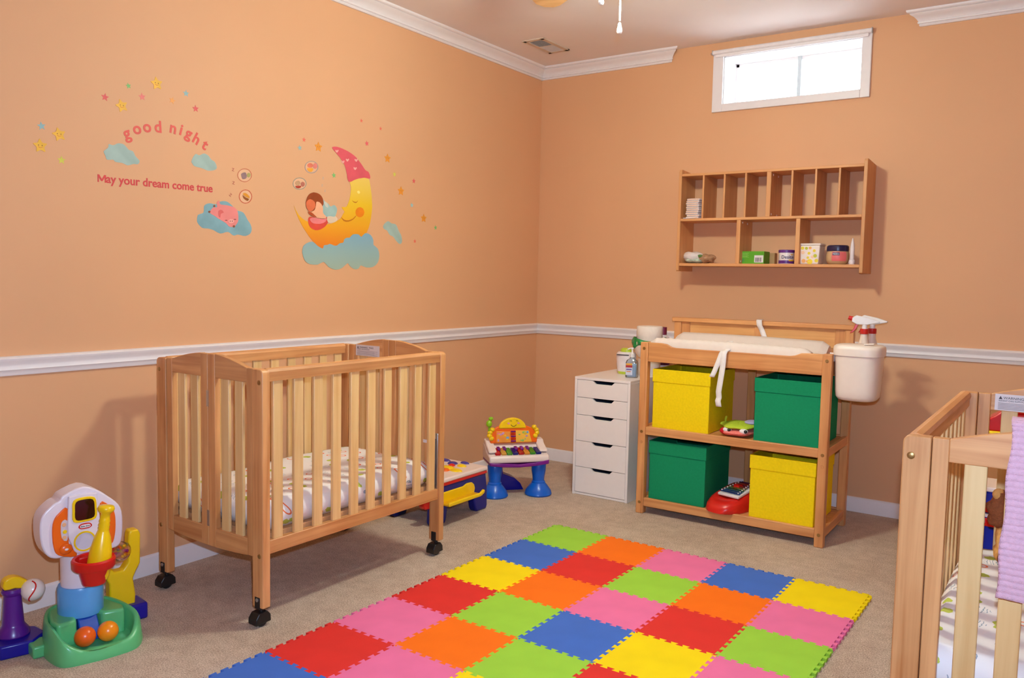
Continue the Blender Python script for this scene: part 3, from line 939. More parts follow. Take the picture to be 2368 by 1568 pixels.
# ---- two white pails hooked on the right side of the table
PAIL = plain('white_pail_plastic', (240, 222, 208), 0.4, 0.5, 0.015)
def pail(loc, lid, label, kx=1.0, ky=1.0):
    t = thing('hanging_pail', label, 'pail', loc, 0, 'pails hooked on the table')
    n = 40
    def loop(w, d, z, e=0.62):
        r = []
        for k in range(n):
            a = 2 * math.pi * k / n
            c, s = math.cos(a), math.sin(a)
            r.append((0.106 * kx + w * kx * math.copysign(abs(c) ** e, c), d * ky * math.copysign(abs(s) ** e, s), z))
        return r
    rows = [loop(0.070, 0.070, 0.0), loop(0.084, 0.082, 0.004), loop(0.094, 0.091, 0.018), loop(0.097, 0.094, 0.045), loop(0.101, 0.098, 0.13), loop(0.105, 0.102, 0.222)]
    inner = [loop(0.100, 0.097, 0.222), loop(0.096, 0.093, 0.13), loop(0.090, 0.087, 0.02), loop(0.02, 0.02, 0.008)]
    def skin(rws, capa, capb):
        vs = [p for r in rws for p in r]
        fs = [(r * n + k, r * n + (k + 1) % n, (r + 1) * n + (k + 1) % n, (r + 1) * n + k) for r in range(len(rws) - 1) for k in range(n)]
        if capa: fs.append(tuple(range(n - 1, -1, -1)))
        if capb: fs.append(tuple(range((len(rws) - 1) * n, len(rws) * n)))
        return MB()._add(vs, fs)
    skin(rows + inner, True, True).build('bucket', PAIL, t, angle=50)
    if lid:
        ld = skin([loop(0.107, 0.104, 0.212), loop(0.1105, 0.1075, 0.214), loop(0.1115, 0.1085, 0.243), loop(0.109, 0.106, 0.256), loop(0.100, 0.097, 0.263), loop(0.0, 0.0, 0.266)], True, False).build('lid', PAIL, t, angle=50)
        MB().box(0.16, 0.205, -0.045, -0.01, 0.262, 0.268).moved(Matrix.Translation((0, 0, -0.012)) @ Matrix.Rotation(R(-6), 4, 'Y')).build('lid_tab', PAIL, ld, bevel=0.002)
    else:
        skin([loop(0.105, 0.102, 0.212), loop(0.110, 0.107, 0.213), loop(0.110, 0.107, 0.226), loop(0.104, 0.101, 0.228), loop(0.099, 0.096, 0.224)], False, False).build('rim', PAIL, t, angle=50)
    for y in (-0.05, 0.05):
        hk = MB()
        hk.box(-0.016, 0.006, y - 0.008, y + 0.008, 0.216, 0.221)
        hk.box(-0.016, -0.013, y - 0.008, y + 0.008, 0.190, 0.221)
        hk.box(0.002, 0.006, y - 0.008, y + 0.008, 0.180, 0.221)
        hk.build('hook', plain('hook_plastic', (240, 232, 228), 0.4), t, bevel=0.001)
    return t
pail((2.184, -0.690, 0.722), True, 'white lidded pail hooked on the right side of changing table')
pail((2.190, -0.440, 0.722), False, 'open white pail holding spray bottles behind the lidded pail', 0.74, 0.84)

# ---- spray bottles standing in the rear pail
def spray(loc, rz, label):
    t = thing('spray_bottle', label, 'spray bottle', loc, rz, 'spray bottles in the rear pail')
    body = plain('milky_bottle', (238, 214, 196), 0.35)
    redp = plain('red_trigger', (206, 36, 30), 0.35)
    MB().lathe([(0.001, 0.0), (0.032, 0.0), (0.035, 0.006), (0.035, 0.15), (0.033, 0.19), (0.028, 0.235), (0.019, 0.268), (0.0165, 0.292), (0.0165, 0.305), (0.001, 0.305)], n=24).build('bottle', body, t)
    MB().lathe([(0.0195, 0.292), (0.0205, 0.294), (0.0205, 0.316), (0.018, 0.318)], n=24).build('collar', redp, t)
    MB().lathe([(0.013, 0.316), (0.012, 0.336), (0.013, 0.345)], n=16).build('neck', MATS['hook_plastic'], t)
    # spray head: long wedge pointing to -x, tail to +x
    MB().prism([(-0.058, 0.372), (-0.060, 0.352), (-0.035, 0.338), (0.012, 0.338), (0.068, 0.350), (0.070, 0.356), (0.020, 0.372), (-0.040, 0.384)], 'y', -0.013, 0.013).moved(Matrix.Translation((0, 0, 0.0))).build('spray_head', MATS['hook_plastic'], t, bevel=0.004)
    MB().frustum((-0.076, 0, 0.372), (-0.056, 0, 0.366), 0.010, 0.012, 12).build('nozzle', redp, t)
    MB().prism([(-0.040, 0.345), (-0.026, 0.341), (-0.036, 0.318), (-0.052, 0.298), (-0.066, 0.292), (-0.062, 0.300), (-0.050, 0.318)], 'y', -0.006, 0.006).build('trigger', redp, t, bevel=0.002)
    return t
spray((2.262, -0.478, 0.734), R(12), 'front spray bottle with red trigger in the rear pail')
spray((2.284, -0.404, 0.734), R(2), 'rear spray bottle with red trigger in the rear pail')

# ================================================================== white drawer unit and what stands on it
LACQ = plain('white_lacquer', (244, 232, 226), 0.35, 0.5, 0.01)
def drawers():
    W, D, H, th = 0.360, 0.580, 0.700, 0.015
    t = thing('drawer_unit', 'narrow white drawer unit with five cut-out pulls beside changing table', 'drawer unit', (0.7236, -0.6834, 0), R(0.7))
    MB().box(0, th, 0, D, 0, H - th).build('side_panel', LACQ, t, bevel=0.0012)
    MB().box(W - th, W, 0, D, 0, H - th).build('side_panel', LACQ, t, bevel=0.0012)
    MB().box(0, W, 0, D, H - th, H).build('top', LACQ, t, bevel=0.0012)
    MB().box(th, W - th, D - 0.006, D, 0.01, H - th).build('back_panel', LACQ, t)
    MB().box(th, W - th, 0.002, 0.016, 0.002, 0.014).build('plinth', LACQ, t)
    MB().box(th, W - th, 0.10, D - 0.006, 0.012, 0.024).build('bottom', LACQ, t)
    dark = plain('drawer_inside', (70, 74, 92), 0.7)
    zs = [0.684, 0.580, 0.477, 0.322, 0.168, 0.016]
    for k in range(5):
        z1, z0 = zs[k] - 0.0012, zs[k + 1] + 0.0012
        a, b = th + 0.0018, W - th - 0.0018
        c = W / 2 + 0.008
        pts = [(a, z0), (b, z0), (b, z1), (c + 0.074, z1), (c + 0.070, z1 - 0.001), (c + 0.054, z1 - 0.016), (c + 0.048, z1 - 0.018), (c - 0.048, z1 - 0.018), (c - 0.054, z1 - 0.016), (c - 0.070, z1 - 0.001), (c - 0.074, z1), (a, z1)]
        dr = MB().prism(pts, 'y', 0.002, 0.018).build('drawer_front', LACQ, t, bevel=0.0008)
        bx = MB()
        bx.box(a + 0.01, a + 0.02, 0.018, 0.45, z0 + 0.01, z1 - 0.02); bx.box(b - 0.02, b - 0.01, 0.018, 0.45, z0 + 0.01, z1 - 0.02)
        bx.box(a + 0.01, b - 0.01, 0.018, 0.45, z0 + 0.006, z0 + 0.012)
        bx.box(a + 0.01, b - 0.01, 0.44, 0.45, z0 + 0.006, z1 - 0.02)
        bx.build('drawer_box', dark, dr)
    return t
drawers()

def sanitizer():
    t = thing('sanitizer_bottle', 'clear pump bottle with red and purple label on drawer unit', 'bottle', (1.000, -0.500, 0.700), R(20))
    clear = glass('clear_plastic', (0.80, 0.88, 0.94), 0.12)
    n = 28
    def loop(w, d, z, e=0.55):
        return [(w * math.copysign(abs(math.cos(a)) ** e, math.cos(a)), d * math.copysign(abs(math.sin(a)) ** e, math.sin(a)), z) for a in [2 * math.pi * k / n for k in range(n)]]
    rows = [loop(0.034, 0.020, 0.001), loop(0.036, 0.022, 0.006), loop(0.036, 0.022, 0.088), loop(0.030, 0.019, 0.102), loop(0.014, 0.012, 0.112, 0.9), loop(0.012, 0.012, 0.122, 1.0)]
    vs = [p for r in rows for p in r]
    fs = [(r * n + k, r * n + (k + 1) % n, (r + 1) * n + (k + 1) % n, (r + 1) * n + k) for r in range(len(rows) - 1) for k in range(n)] + [tuple(range(n - 1, -1, -1)), tuple(range(5 * n, 6 * n))]
    MB()._add(vs, fs).build('bottle', clear, t, angle=50)
    MB().box(-0.028, 0.028, -0.016, 0.016, 0.004, 0.082).build('gel', plain('pale_blue_gel', (196, 214, 232), 0.15, 0.6), t, bevel=0.006)
    MB().lathe([(0.014, 0.120), (0.0145, 0.138), (0.009, 0.142), (0.005, 0.150), (0.005, 0.166), (0.010, 0.168), (0.009, 0.176), (0.001, 0.177)], n=18).build('pump', MATS['hook_plastic'], t)
    MB().tube([(0, 0, 0.171), (-0.012, -0.006, 0.172), (-0.026, -0.012, 0.166)], 0.004, 8).build('spout', MATS['hook_plastic'], t)
    lb = MB().box(-0.033, 0.006, -0.0232, -0.0222, 0.016, 0.086).build('label', plain('label_pale', (206, 206, 222), 0.5), t)
    for (a, b, c, d), nm, rgb in (((-0.032, 0.004, 0.074, 0.085), 'label_gold', (226, 160, 44)), ((-0.033, 0.005, 0.060, 0.074), 'label_red', (176, 40, 48)), ((-0.030, 0.002, 0.046, 0.053), 'label_violet', (104, 80, 150)), ((-0.028, -0.004, 0.034, 0.040), 'label_orange', (224, 150, 110))):
        MB().box(a, b, -0.0237, -0.0231, c, d).build('print', plain(nm, rgb, 0.5), lb)
    return t
sanitizer()

def freshener():
    t = thing('wipes_canister', 'white rounded dispenser with lime base on the drawer unit corner', 'dispenser', (0.885, -0.350, 0.700), R(10))
    body = plain('white_gloss_plastic', (236, 222, 220), 0.3)
    limep = plain('lime_plastic', (196, 210, 60), 0.35)
    MB().lathe([(0.001, 0.0), (0.036, 0.0), (0.040, 0.008), (0.041, 0.016)], n=28, sx=1.25).build('base', limep, t)
    MB().lathe([(0.041, 0.016), (0.046, 0.05), (0.049, 0.10), (0.048, 0.124), (0.040, 0.134), (0.001, 0.137)], n=28, sx=1.25).build('body', body, t)
    MB().box(-0.045, 0.03, -0.0515, -0.040, 0.115, 0.121).build('slot', plain('slot_brown', (74, 60, 62), 0.6), t, bevel=0.002)
    MB().lathe([(0.030, 0.135), (0.029, 0.150), (0.020, 0.157), (0.001, 0.158)], n=20, sx=1.2).build('cap', limep, t)
    return t
freshener()

def tub():
    t = thing('round_tub', 'white rounded tub wrapped in green plastic on drawer unit', 'tub', (1.030, -0.330, 0.700))
    cream = plain('cream_plastic', (242, 222, 206), 0.4)
    MB().lathe([(0.001, 0.0), (0.062, 0.0), (0.066, 0.006), (0.066, 0.09), (0.070, 0.100), (0.001, 0.101)], n=32).build('stand', cream, t)
    MB().lathe([(0.04, 0.101), (0.066, 0.112), (0.086, 0.138), (0.094, 0.170), (0.095, 0.205), (0.091, 0.210), (0.001, 0.211)], n=36).build('bowl', cream, t)
    g = MB()
    rnd = random.Random(11)
    def fn(u, v):
        a = u * 2 * math.pi
        j = 0.008 * math.sin(7 * a + 2 * v) + 0.006 * math.sin(13 * a)
        r = 0.095 + 0.006 * math.sin(math.pi * v) + 0.7 * j * math.sin(math.pi * v)
        return (r * math.cos(a), r * math.sin(a), 0.192 + 0.030 * v + 0.010 * math.sin(2 * a + 0.6) - (0.045 * max(0, math.cos(a - R(215))) ** 8) * (1 - v))
    g.grid(64, 6, fn).build('green_wrapper', plain('green_film', (20, 138, 66), 0.25, 0.6, 0.2, 60, 0.4, 120), t, solid=0.002, angle=60)
    return t
tub()
pr = MB().lathe([(0.020, 0.0), (0.074, 0.0), (0.077, 0.004), (0.077, 0.080), (0.073, 0.085), (0.022, 0.085), (0.020, 0.080), (0.020, 0.0)], n=36, caps=False).build('paper_roll', plain('tissue_paper', (244, 228, 214), 0.95, 0.1, 0.02, 60, 0.3, 200), None, angle=40)
tag(at(pr, (1.026, -0.330, 0.912)), 'white paper roll standing on the green wrapped tub', 'paper roll')

def jug():
    t = thing('lotion_bottle', 'white bottle with maroon cap at the back of drawer unit', 'bottle', (1.100, -0.205, 0.700) if False else (1.040, -0.165, 0.700))
    MB().lathe([(0.001, 0.0), (0.040, 0.0), (0.043, 0.006), (0.043, 0.19), (0.036, 0.225), (0.018, 0.24)], n=24).build('body', MATS['white_gloss_plastic'], t)
    MB().lathe([(0.019, 0.238), (0.021, 0.240), (0.021, 0.285), (0.001, 0.287)], n=20).build('cap', plain('maroon_cap', (128, 30, 60), 0.4), t)
    MB().lathe([(0.0434, 0.055), (0.0438, 0.056), (0.0438, 0.085), (0.0434, 0.086)], n=24, caps=False).build('label', plain('purple_label', (110, 40, 130), 0.5), t)
    return t
jug()

# ================================================================== wall organiser
OAK = lambda ax: wood('organiser_laminate', (224, 160, 102), (202, 136, 82), ax, 0.5)
SX0, SX1, SD = 1.127, 2.182, 0.210
SB, ST = 1.330, 1.932
def organiser():
    t = thing('wall_organizer', 'tan laminate wall organizer with eight upper slots and three lower bays', 'wall shelf', (SX0, 0, SB))
    W = SX1 - SX0; H = ST - SB; th = 0.018
    prof = [(0, 0), (-SD + 0.004, 0), (-SD, 0.004), (-SD, H - 0.012), (-SD + 0.012, H), (0, H - 0.012)]
    for x in (0, W - th):
        MB().prism(prof, 'x', x, x + th).build('side_panel', OAK('z'), t, bevel=0.002)
    sh = {}
    for nm, z0, z1 in (('bottom_shelf', 0.030, 0.047), ('middle_shelf', 0.296, 0.311), ('top_shelf', 0.560, 0.575)):
        sh[nm] = MB().box(th, W - th, -SD + 0.002, 0, z0, z1).build(nm, OAK('x'), t, bevel=0.002)
    cap = plain('white_screw_cap', (226, 206, 196), 0.4)
    for k, xc in enumerate((1.2795, 1.407, 1.5325, 1.6645, 1.793, 1.920, 2.043)):
        x = xc - SX0; hw = 0.0055 if k != 3 else 0.0125
        d = MB().box(x - hw, x + hw, -SD + 0.004, 0, 0.311, 0.560).build('divider', OAK('z'), t, bevel=0.0015)
        if k == 3:
            for y, z in ((-0.17, 0.545), (-0.08, 0.545), (-0.18, 0.325), (-0.08, 0.325)):
                MB().lathe([(0.006, 0.0), (0.005, 0.002), (0.001, 0.0025)], (x + hw, y, z), 10, axis=(1, 0, 0)).build('screw_cap', cap, d)
    for xc in (1.5005, 1.836):
        x = xc - SX0
        d = MB().box(x - 0.0115, x + 0.0115, -SD + 0.004, 0, 0.047, 0.296).build('divider', OAK('z'), t, bevel=0.0015)
        if xc < 1.6:
            for y, z in ((-0.17, 0.283), (-0.09, 0.280), (-0.18, 0.06)):
                MB().lathe([(0.006, 0.0), (0.005, 0.002), (0.001, 0.0025)], (x + 0.0115, y, z), 10, axis=(1, 0, 0)).build('screw_cap', cap, d)
    return t
organiser()
Z_BOT, Z_MID = SB + 0.047, SB + 0.311

# folded diapers in the first slot
DIA = plain('diaper_white', (240, 226, 224), 0.9, 0.1, 0.03, 60, 0.4, 200)
LIN = plain('diaper_peach_edge', (240, 196, 164), 0.9, 0.1)
def diaper(k, label):
    t = thing('folded_diaper', label, 'diaper', (1.212 + 0.003 * math.sin(k * 2.3), -0.112, Z_MID + 0.0062 + k * 0.0118), R(2 * math.sin(k * 1.7)), 'folded diapers in the organizer')
    MB().box(-0.040, 0.040, -0.085, 0.085, -0.0055, 0.0055).build('pad', DIA, t, bevel=0.005, segs=3)
    MB().box(-0.034, 0.034, -0.0875, -0.080, -0.0022, 0.0022).build('peach_liner', LIN, t, bevel=0.001)
    return t
N_D = 10
for k in range(N_D):
    place = ('lowest', 'second from the bottom', 'third from the bottom', 'fourth from the bottom', 'fifth from the bottom', 'fifth from the top', 'fourth from the top', 'third from the top', 'second from the top', 'topmost')[k]
    diaper(k, 'folded white diaper, ' + place + ' of the stack in the organizer')
tag(at(MB().box(-0.036, 0.030, -0.03, 0.012, 0.0, 0.004).build('card', DIA, None, bevel=0.001), (1.198, SD * -1 + 0.026, Z_MID + 0.0002), R(4)), 'small white card in front of the diaper stack', 'card')

# wipes packet
def packet():
    t = thing('wipes_packet', 'crumpled white and clear plastic packet on left end of shelf', 'packet', (1.235, -0.110, Z_BOT))
    MB().ball((-0.040, 0.0, 0.042), 0.068, 0.065, 0.030, fn=lambda p: 1 + 0.10 * math.sin(5 * p.x + 7 * p.y) + 0.05 * math.sin(11 * p.z + 3 * p.x)).build('wrapper', plain('white_film', (242, 228, 222), 0.25, 0.6, 0.03, 30, 0.8, 40), t, angle=80)
    MB().ball((-0.020, -0.005, 0.017), 0.070, 0.062, 0.016, fn=lambda p: 1 + 0.07 * math.sin(9 * p.x)).build('printed_side', plain('pastel_print', (188, 198, 178), 0.4, 0.5, 0.4, 60), t)
    MB().ball((0.048, 0.0, 0.030), 0.048, 0.055, 0.028, fn=lambda p: 1 + 0.12 * math.sin(7 * p.x + 4 * p.z)).build('clear_end', plain('brown_film', (186, 142, 106), 0.15, 0.7, 0.25, 60), t)
    MB().ball((0.016, -0.035, 0.044), 0.018, 0.012, 0.010).build('green_print', plain('leaf_green', (94, 128, 60), 0.4), t)
    return t
packet()

def greenbox():
    t = thing('green_carton', 'green cardboard box with barcode on the lower organizer shelf', 'box', (1.571, -0.155, Z_BOT), 0)
    MB().box(-0.068, 0.068, 0, 0.100, 0, 0.072).build('carton', plain('green_card', (92, 164, 28), 0.5, 0.4, 0.03), t, bevel=0.0015)
    lb = MB().box(0.012, 0.064, -0.0008, 0.0, 0.008, 0.049).build('barcode_label', plain('barcode_white', (232, 220, 218), 0.6), t)
    x = 0.018; rnd = random.Random(5)
    while x < 0.054:
        w = rnd.choice((0.0010, 0.0018, 0.0026))
        MB().box(x, x + w, -0.0012, -0.0006, 0.012, 0.036).build('bar', plain('barcode_ink', (96, 84, 92), 0.7), lb)
        x += w + rnd.choice((0.0012, 0.002))
    for k in range(5):
        MB().box(-0.062, -0.02 - 0.008 * (k % 2), -0.0008, 0.0, 0.060 - k * 0.0055, 0.0615 - k * 0.0055).build('print', plain('pale_green_ink', (168, 206, 108), 0.6), t)
    for k in range(3):
        MB().box(-0.064, -0.046, -0.0008, 0.0, 0.026 - k * 0.006, 0.028 - k * 0.006).build('print', plain('blue_green_ink', (50, 110, 110), 0.6), t)
    return t
greenbox()
bx = MB().box(-0.05, 0.05, 0, 0.045, 0, 0.066).build('carton', plain('brown_card', (186, 146, 100), 0.7, 0.2, 0.05), None, bevel=0.0015)
tag(at(bx, (1.617, -0.050, Z_BOT), 0), 'brown and teal carton behind the green box', 'box')

def on_cylinder(mb, cx, cy, r, z, a0):
    """wrap flat lettering (x right, y up) round an upright cylinder; a0 is the facing angle"""
    out = []
    for x, y, d in mb.v:
        a = a0 + x / r
        rr = r + d
        out.append((cx + rr * math.cos(a), cy + rr * math.sin(a), z + y))
    mb.v = out
    return mb
def band(r, z0, z1, a0, a1, th=0.0006, n=16):
    mb = MB()
    mb.grid(n, 1, lambda u, v: ((r + th) * math.cos(a0 + (a1 - a0) * u), (r + th) * math.sin(a0 + (a1 - a0) * u), z0 + (z1 - z0) * v))
    return mb

def ointment():
    t = thing('ointment_jar', 'white ointment jar with purple lid lettered Desitin', 'jar', (1.764, -0.150, Z_BOT))
    pur = plain('purple_plastic', (92, 38, 122), 0.35)
    MB().lathe([(0.001, 0.0), (0.040, 0.0), (0.042, 0.003), (0.042, 0.062), (0.040, 0.064)], n=32).build('jar', MATS['white_gloss_plastic'], t)
    MB().lathe([(0.040, 0.063), (0.044, 0.064), (0.044, 0.077), (0.042, 0.079), (0.001, 0.079)], n=32).build('lid', pur, t)
    f = R(-62)
    band(0.042, 0.003, 0.020, f - 1.5, f + 1.5).build('purple_band', pur, t)
    band(0.042, 0.016, 0.024, f + 0.1, f + 0.9, 0.0009).build('gold_band', plain('gold_print', (228, 178, 40), 0.5), t)
    band(0.042, 0.050, 0.055, f + 0.35, f + 0.75, 0.0009).build('gold_mark', MATS['gold_print'], t)
    mb = text_mb('Desitin', 0.026, 0.0004, 0.0003)
    on_cylinder(mb, 0, 0, 0.0424, 0.030, f).build('lettering', plain('navy_ink', (34, 44, 92), 0.5), t)
    return t
ointment()

def tubbox():
    t = thing('wipes_tub', 'white square tub printed with yellow fruit dots on organizer', 'tub', (1.893, -0.120, Z_BOT))
    card = plain('white_tub_plastic', (244, 228, 218), 0.45)
    lo = [(-0.050, -0.050), (0.050, -0.050), (0.050, 0.050), (-0.050, 0.050)]
    hi = [(-0.058, -0.056), (0.058, -0.056), (0.058, 0.056), (-0.058, 0.056)]
    MB()._add([(x, y, 0) for x, y in lo] + [(x, y, 0.103) for x, y in hi], [(3, 2, 1, 0), (4, 5, 6, 7), (0, 1, 5, 4), (1, 2, 6, 5), (2, 3, 7, 6), (3, 0, 4, 7)]).build('tub', card, t, bevel=0.006, segs=3)
    MB().box(-0.061, 0.061, -0.059, 0.059, 0.103, 0.114).build('lid', card, t, bevel=0.004)
    rnd = random.Random(4)
    cols = [('dot_yellow', (240, 214, 60)), ('dot_orange', (244, 178, 106)), ('dot_lime', (196, 198, 50)), ('dot_peach', (246, 206, 170))]
    for k, (u, z, r, c) in enumerate([(-.62, .088, .009, 0), (-.25, .087, .008, 2), (.1, .089, .008, 1), (.5, .074, .008, 0), (-.6, .064, .010, 3), (.0, .060, .008, 0), (.62, .046, .010, 2), (-.1, .036, .007, 0), (.35, .040, .008, 3), (-.55, .018, .011, 1), (.1, .014, .015, 0), (.05, .014, .008, 3), (.78, .020, .010, 0), (-.2, .016, .006, 1)]):
        hw = 0.050 + 0.008 * z / 0.103
        x = u * hw; y = -0.050 - 0.006 * z / 0.103
        MB().lathe([(r, -0.0004), (r, 0.0006), (0.0005, 0.0008)], (x, y, z), 12, axis=(0, -1, -0.06)).build('dot', plain(*cols[c], 0.5), t)
    return t
tubbox()

def jelly():
    t = thing('jelly_jar', 'round petroleum jelly jar with navy lid and pink label', 'jar', (2.034, -0.130, Z_BOT))
    MB().lathe([(0.001, 0.0), (0.040, 0.0), (0.050, 0.006), (0.058, 0.022), (0.060, 0.042), (0.058, 0.060), (0.054, 0.074), (0.001, 0.075)], n=36).build('jar', plain('amber_jelly', (206, 168, 124), 0.2, 0.6), t)
    MB().lathe([(0.052, 0.070), (0.0560, 0.071), (0.0575, 0.082), (0.0560, 0.098), (0.050, 0.104), (0.001, 0.105)], n=36).build('lid', plain('navy_plastic', (36, 30, 66), 0.3), t)
    f = R(-58)
    def lab(z0, z1, a0, a1, e):
        rr = lambda z: 0.0605 - 22.0 * (z - 0.042) ** 2 * 0.30 + e
        return MB().grid(16, 6, lambda u, v: (rr(z0 + (z1 - z0) * v) * math.cos(a0 + (a1 - a0) * u), rr(z0 + (z1 - z0) * v) * math.sin(a0 + (a1 - a0) * u), z0 + (z1 - z0) * v))
    lab(0.018, 0.068, f - 0.85, f + 0.5, 0.0006).build('pink_label', plain('pink_label', (228, 110, 110), 0.4), t)
    lab(0.049, 0.064, f - 0.78, f - 0.16, 0.0014).build('navy_badge', plain('badge_navy', (50, 48, 92), 0.4), t)
    mb = text_mb('Vaseline', 0.0105, 0.0, 0.0003)
    on_cylinder(mb, 0, 0, 0.0625, 0.053, f - 0.47).build('lettering', plain('badge_white', (230, 220, 226), 0.5), t)
    return t
jelly()

def thermometer():
    t = thing('nozzle_bottle', 'slim white pointed nozzle bottle at right end of organizer', 'bottle', (2.113, -0.150, Z_BOT))
    MB().lathe([(0.001, 0.0), (0.014, 0.0), (0.0155, 0.003), (0.0155, 0.024), (0.012, 0.027), (0.011, 0.050), (0.0115, 0.085), (0.008, 0.115), (0.0035, 0.138), (0.0010, 0.142)], n=20).build('nozzle', MATS['white_gloss_plastic'], t)
    MB().lathe([(0.0158, 0.008), (0.0172, 0.009), (0.0172, 0.016), (0.0158, 0.017)], n=20, caps=False).build('ring', MATS['white_gloss_plastic'], t)
    return t
thermometer()
cp = MB().lathe([(0.001, 0.0), (0.007, 0.0), (0.007, 0.010), (0.001, 0.011)], n=12).build('bottle_cap', plain('maroon_small_cap', (130, 34, 34), 0.4), None)
tag(at(cp, (2.148, -0.10, Z_BOT)), 'tiny dark red cap beside the pointed nozzle bottle', 'cap')

# ================================================================== toys
def plas(name, rgb, rough=0.28): return plain(name, rgb, rough, 0.5, 0.02, 20)
P_GREEN = plas('toy_green', (96, 186, 120)); P_SKY = plas('toy_sky_blue', (92, 164, 226)); P_WHITE = plas('toy_white', (232, 218, 226))
P_ORANGE = plas('toy_orange', (244, 104, 18)); P_YELLOW = plas('toy_yellow', (250, 204, 14)); P_RED = plas('toy_red', (212, 24, 16))
P_NAVY = plas('toy_navy', (18, 18, 150)); P_PURPLE = plas('toy_purple', (92, 28, 140)); P_LOGO = plas('toy_logo_white', (240, 226, 226))
P_BLUE = plas('toy_blue', (10, 96, 200)); P_LIME = plas('toy_lime', (150, 200, 30)); P_PINK = plas('toy_pink', (244, 158, 168)); P_VIO = plas('toy_violet', (118, 14, 130))
P_DARK = plas('toy_dark_screen', (48, 16, 10), 0.12); P_BLK = plas('toy_black_line', (40, 34, 30))

def smooth_loop(pts, n=4):
    out = []; m = len(pts)
    for i in range(m):
        p0, p1, p2, p3 = [pts[(i + k) % m] for k in (-1, 0, 1, 2)]
        for j in range(n):
            t = j / n
            out.append(tuple(.5 * ((2 * b) + (-a + c) * t + (2 * a - 5 * b + 4 * c - d) * t * t + (-a + 3 * b - 3 * c + d) * t ** 3) for a, b, c, d in zip(p0, p1, p2, p3)))
    return out

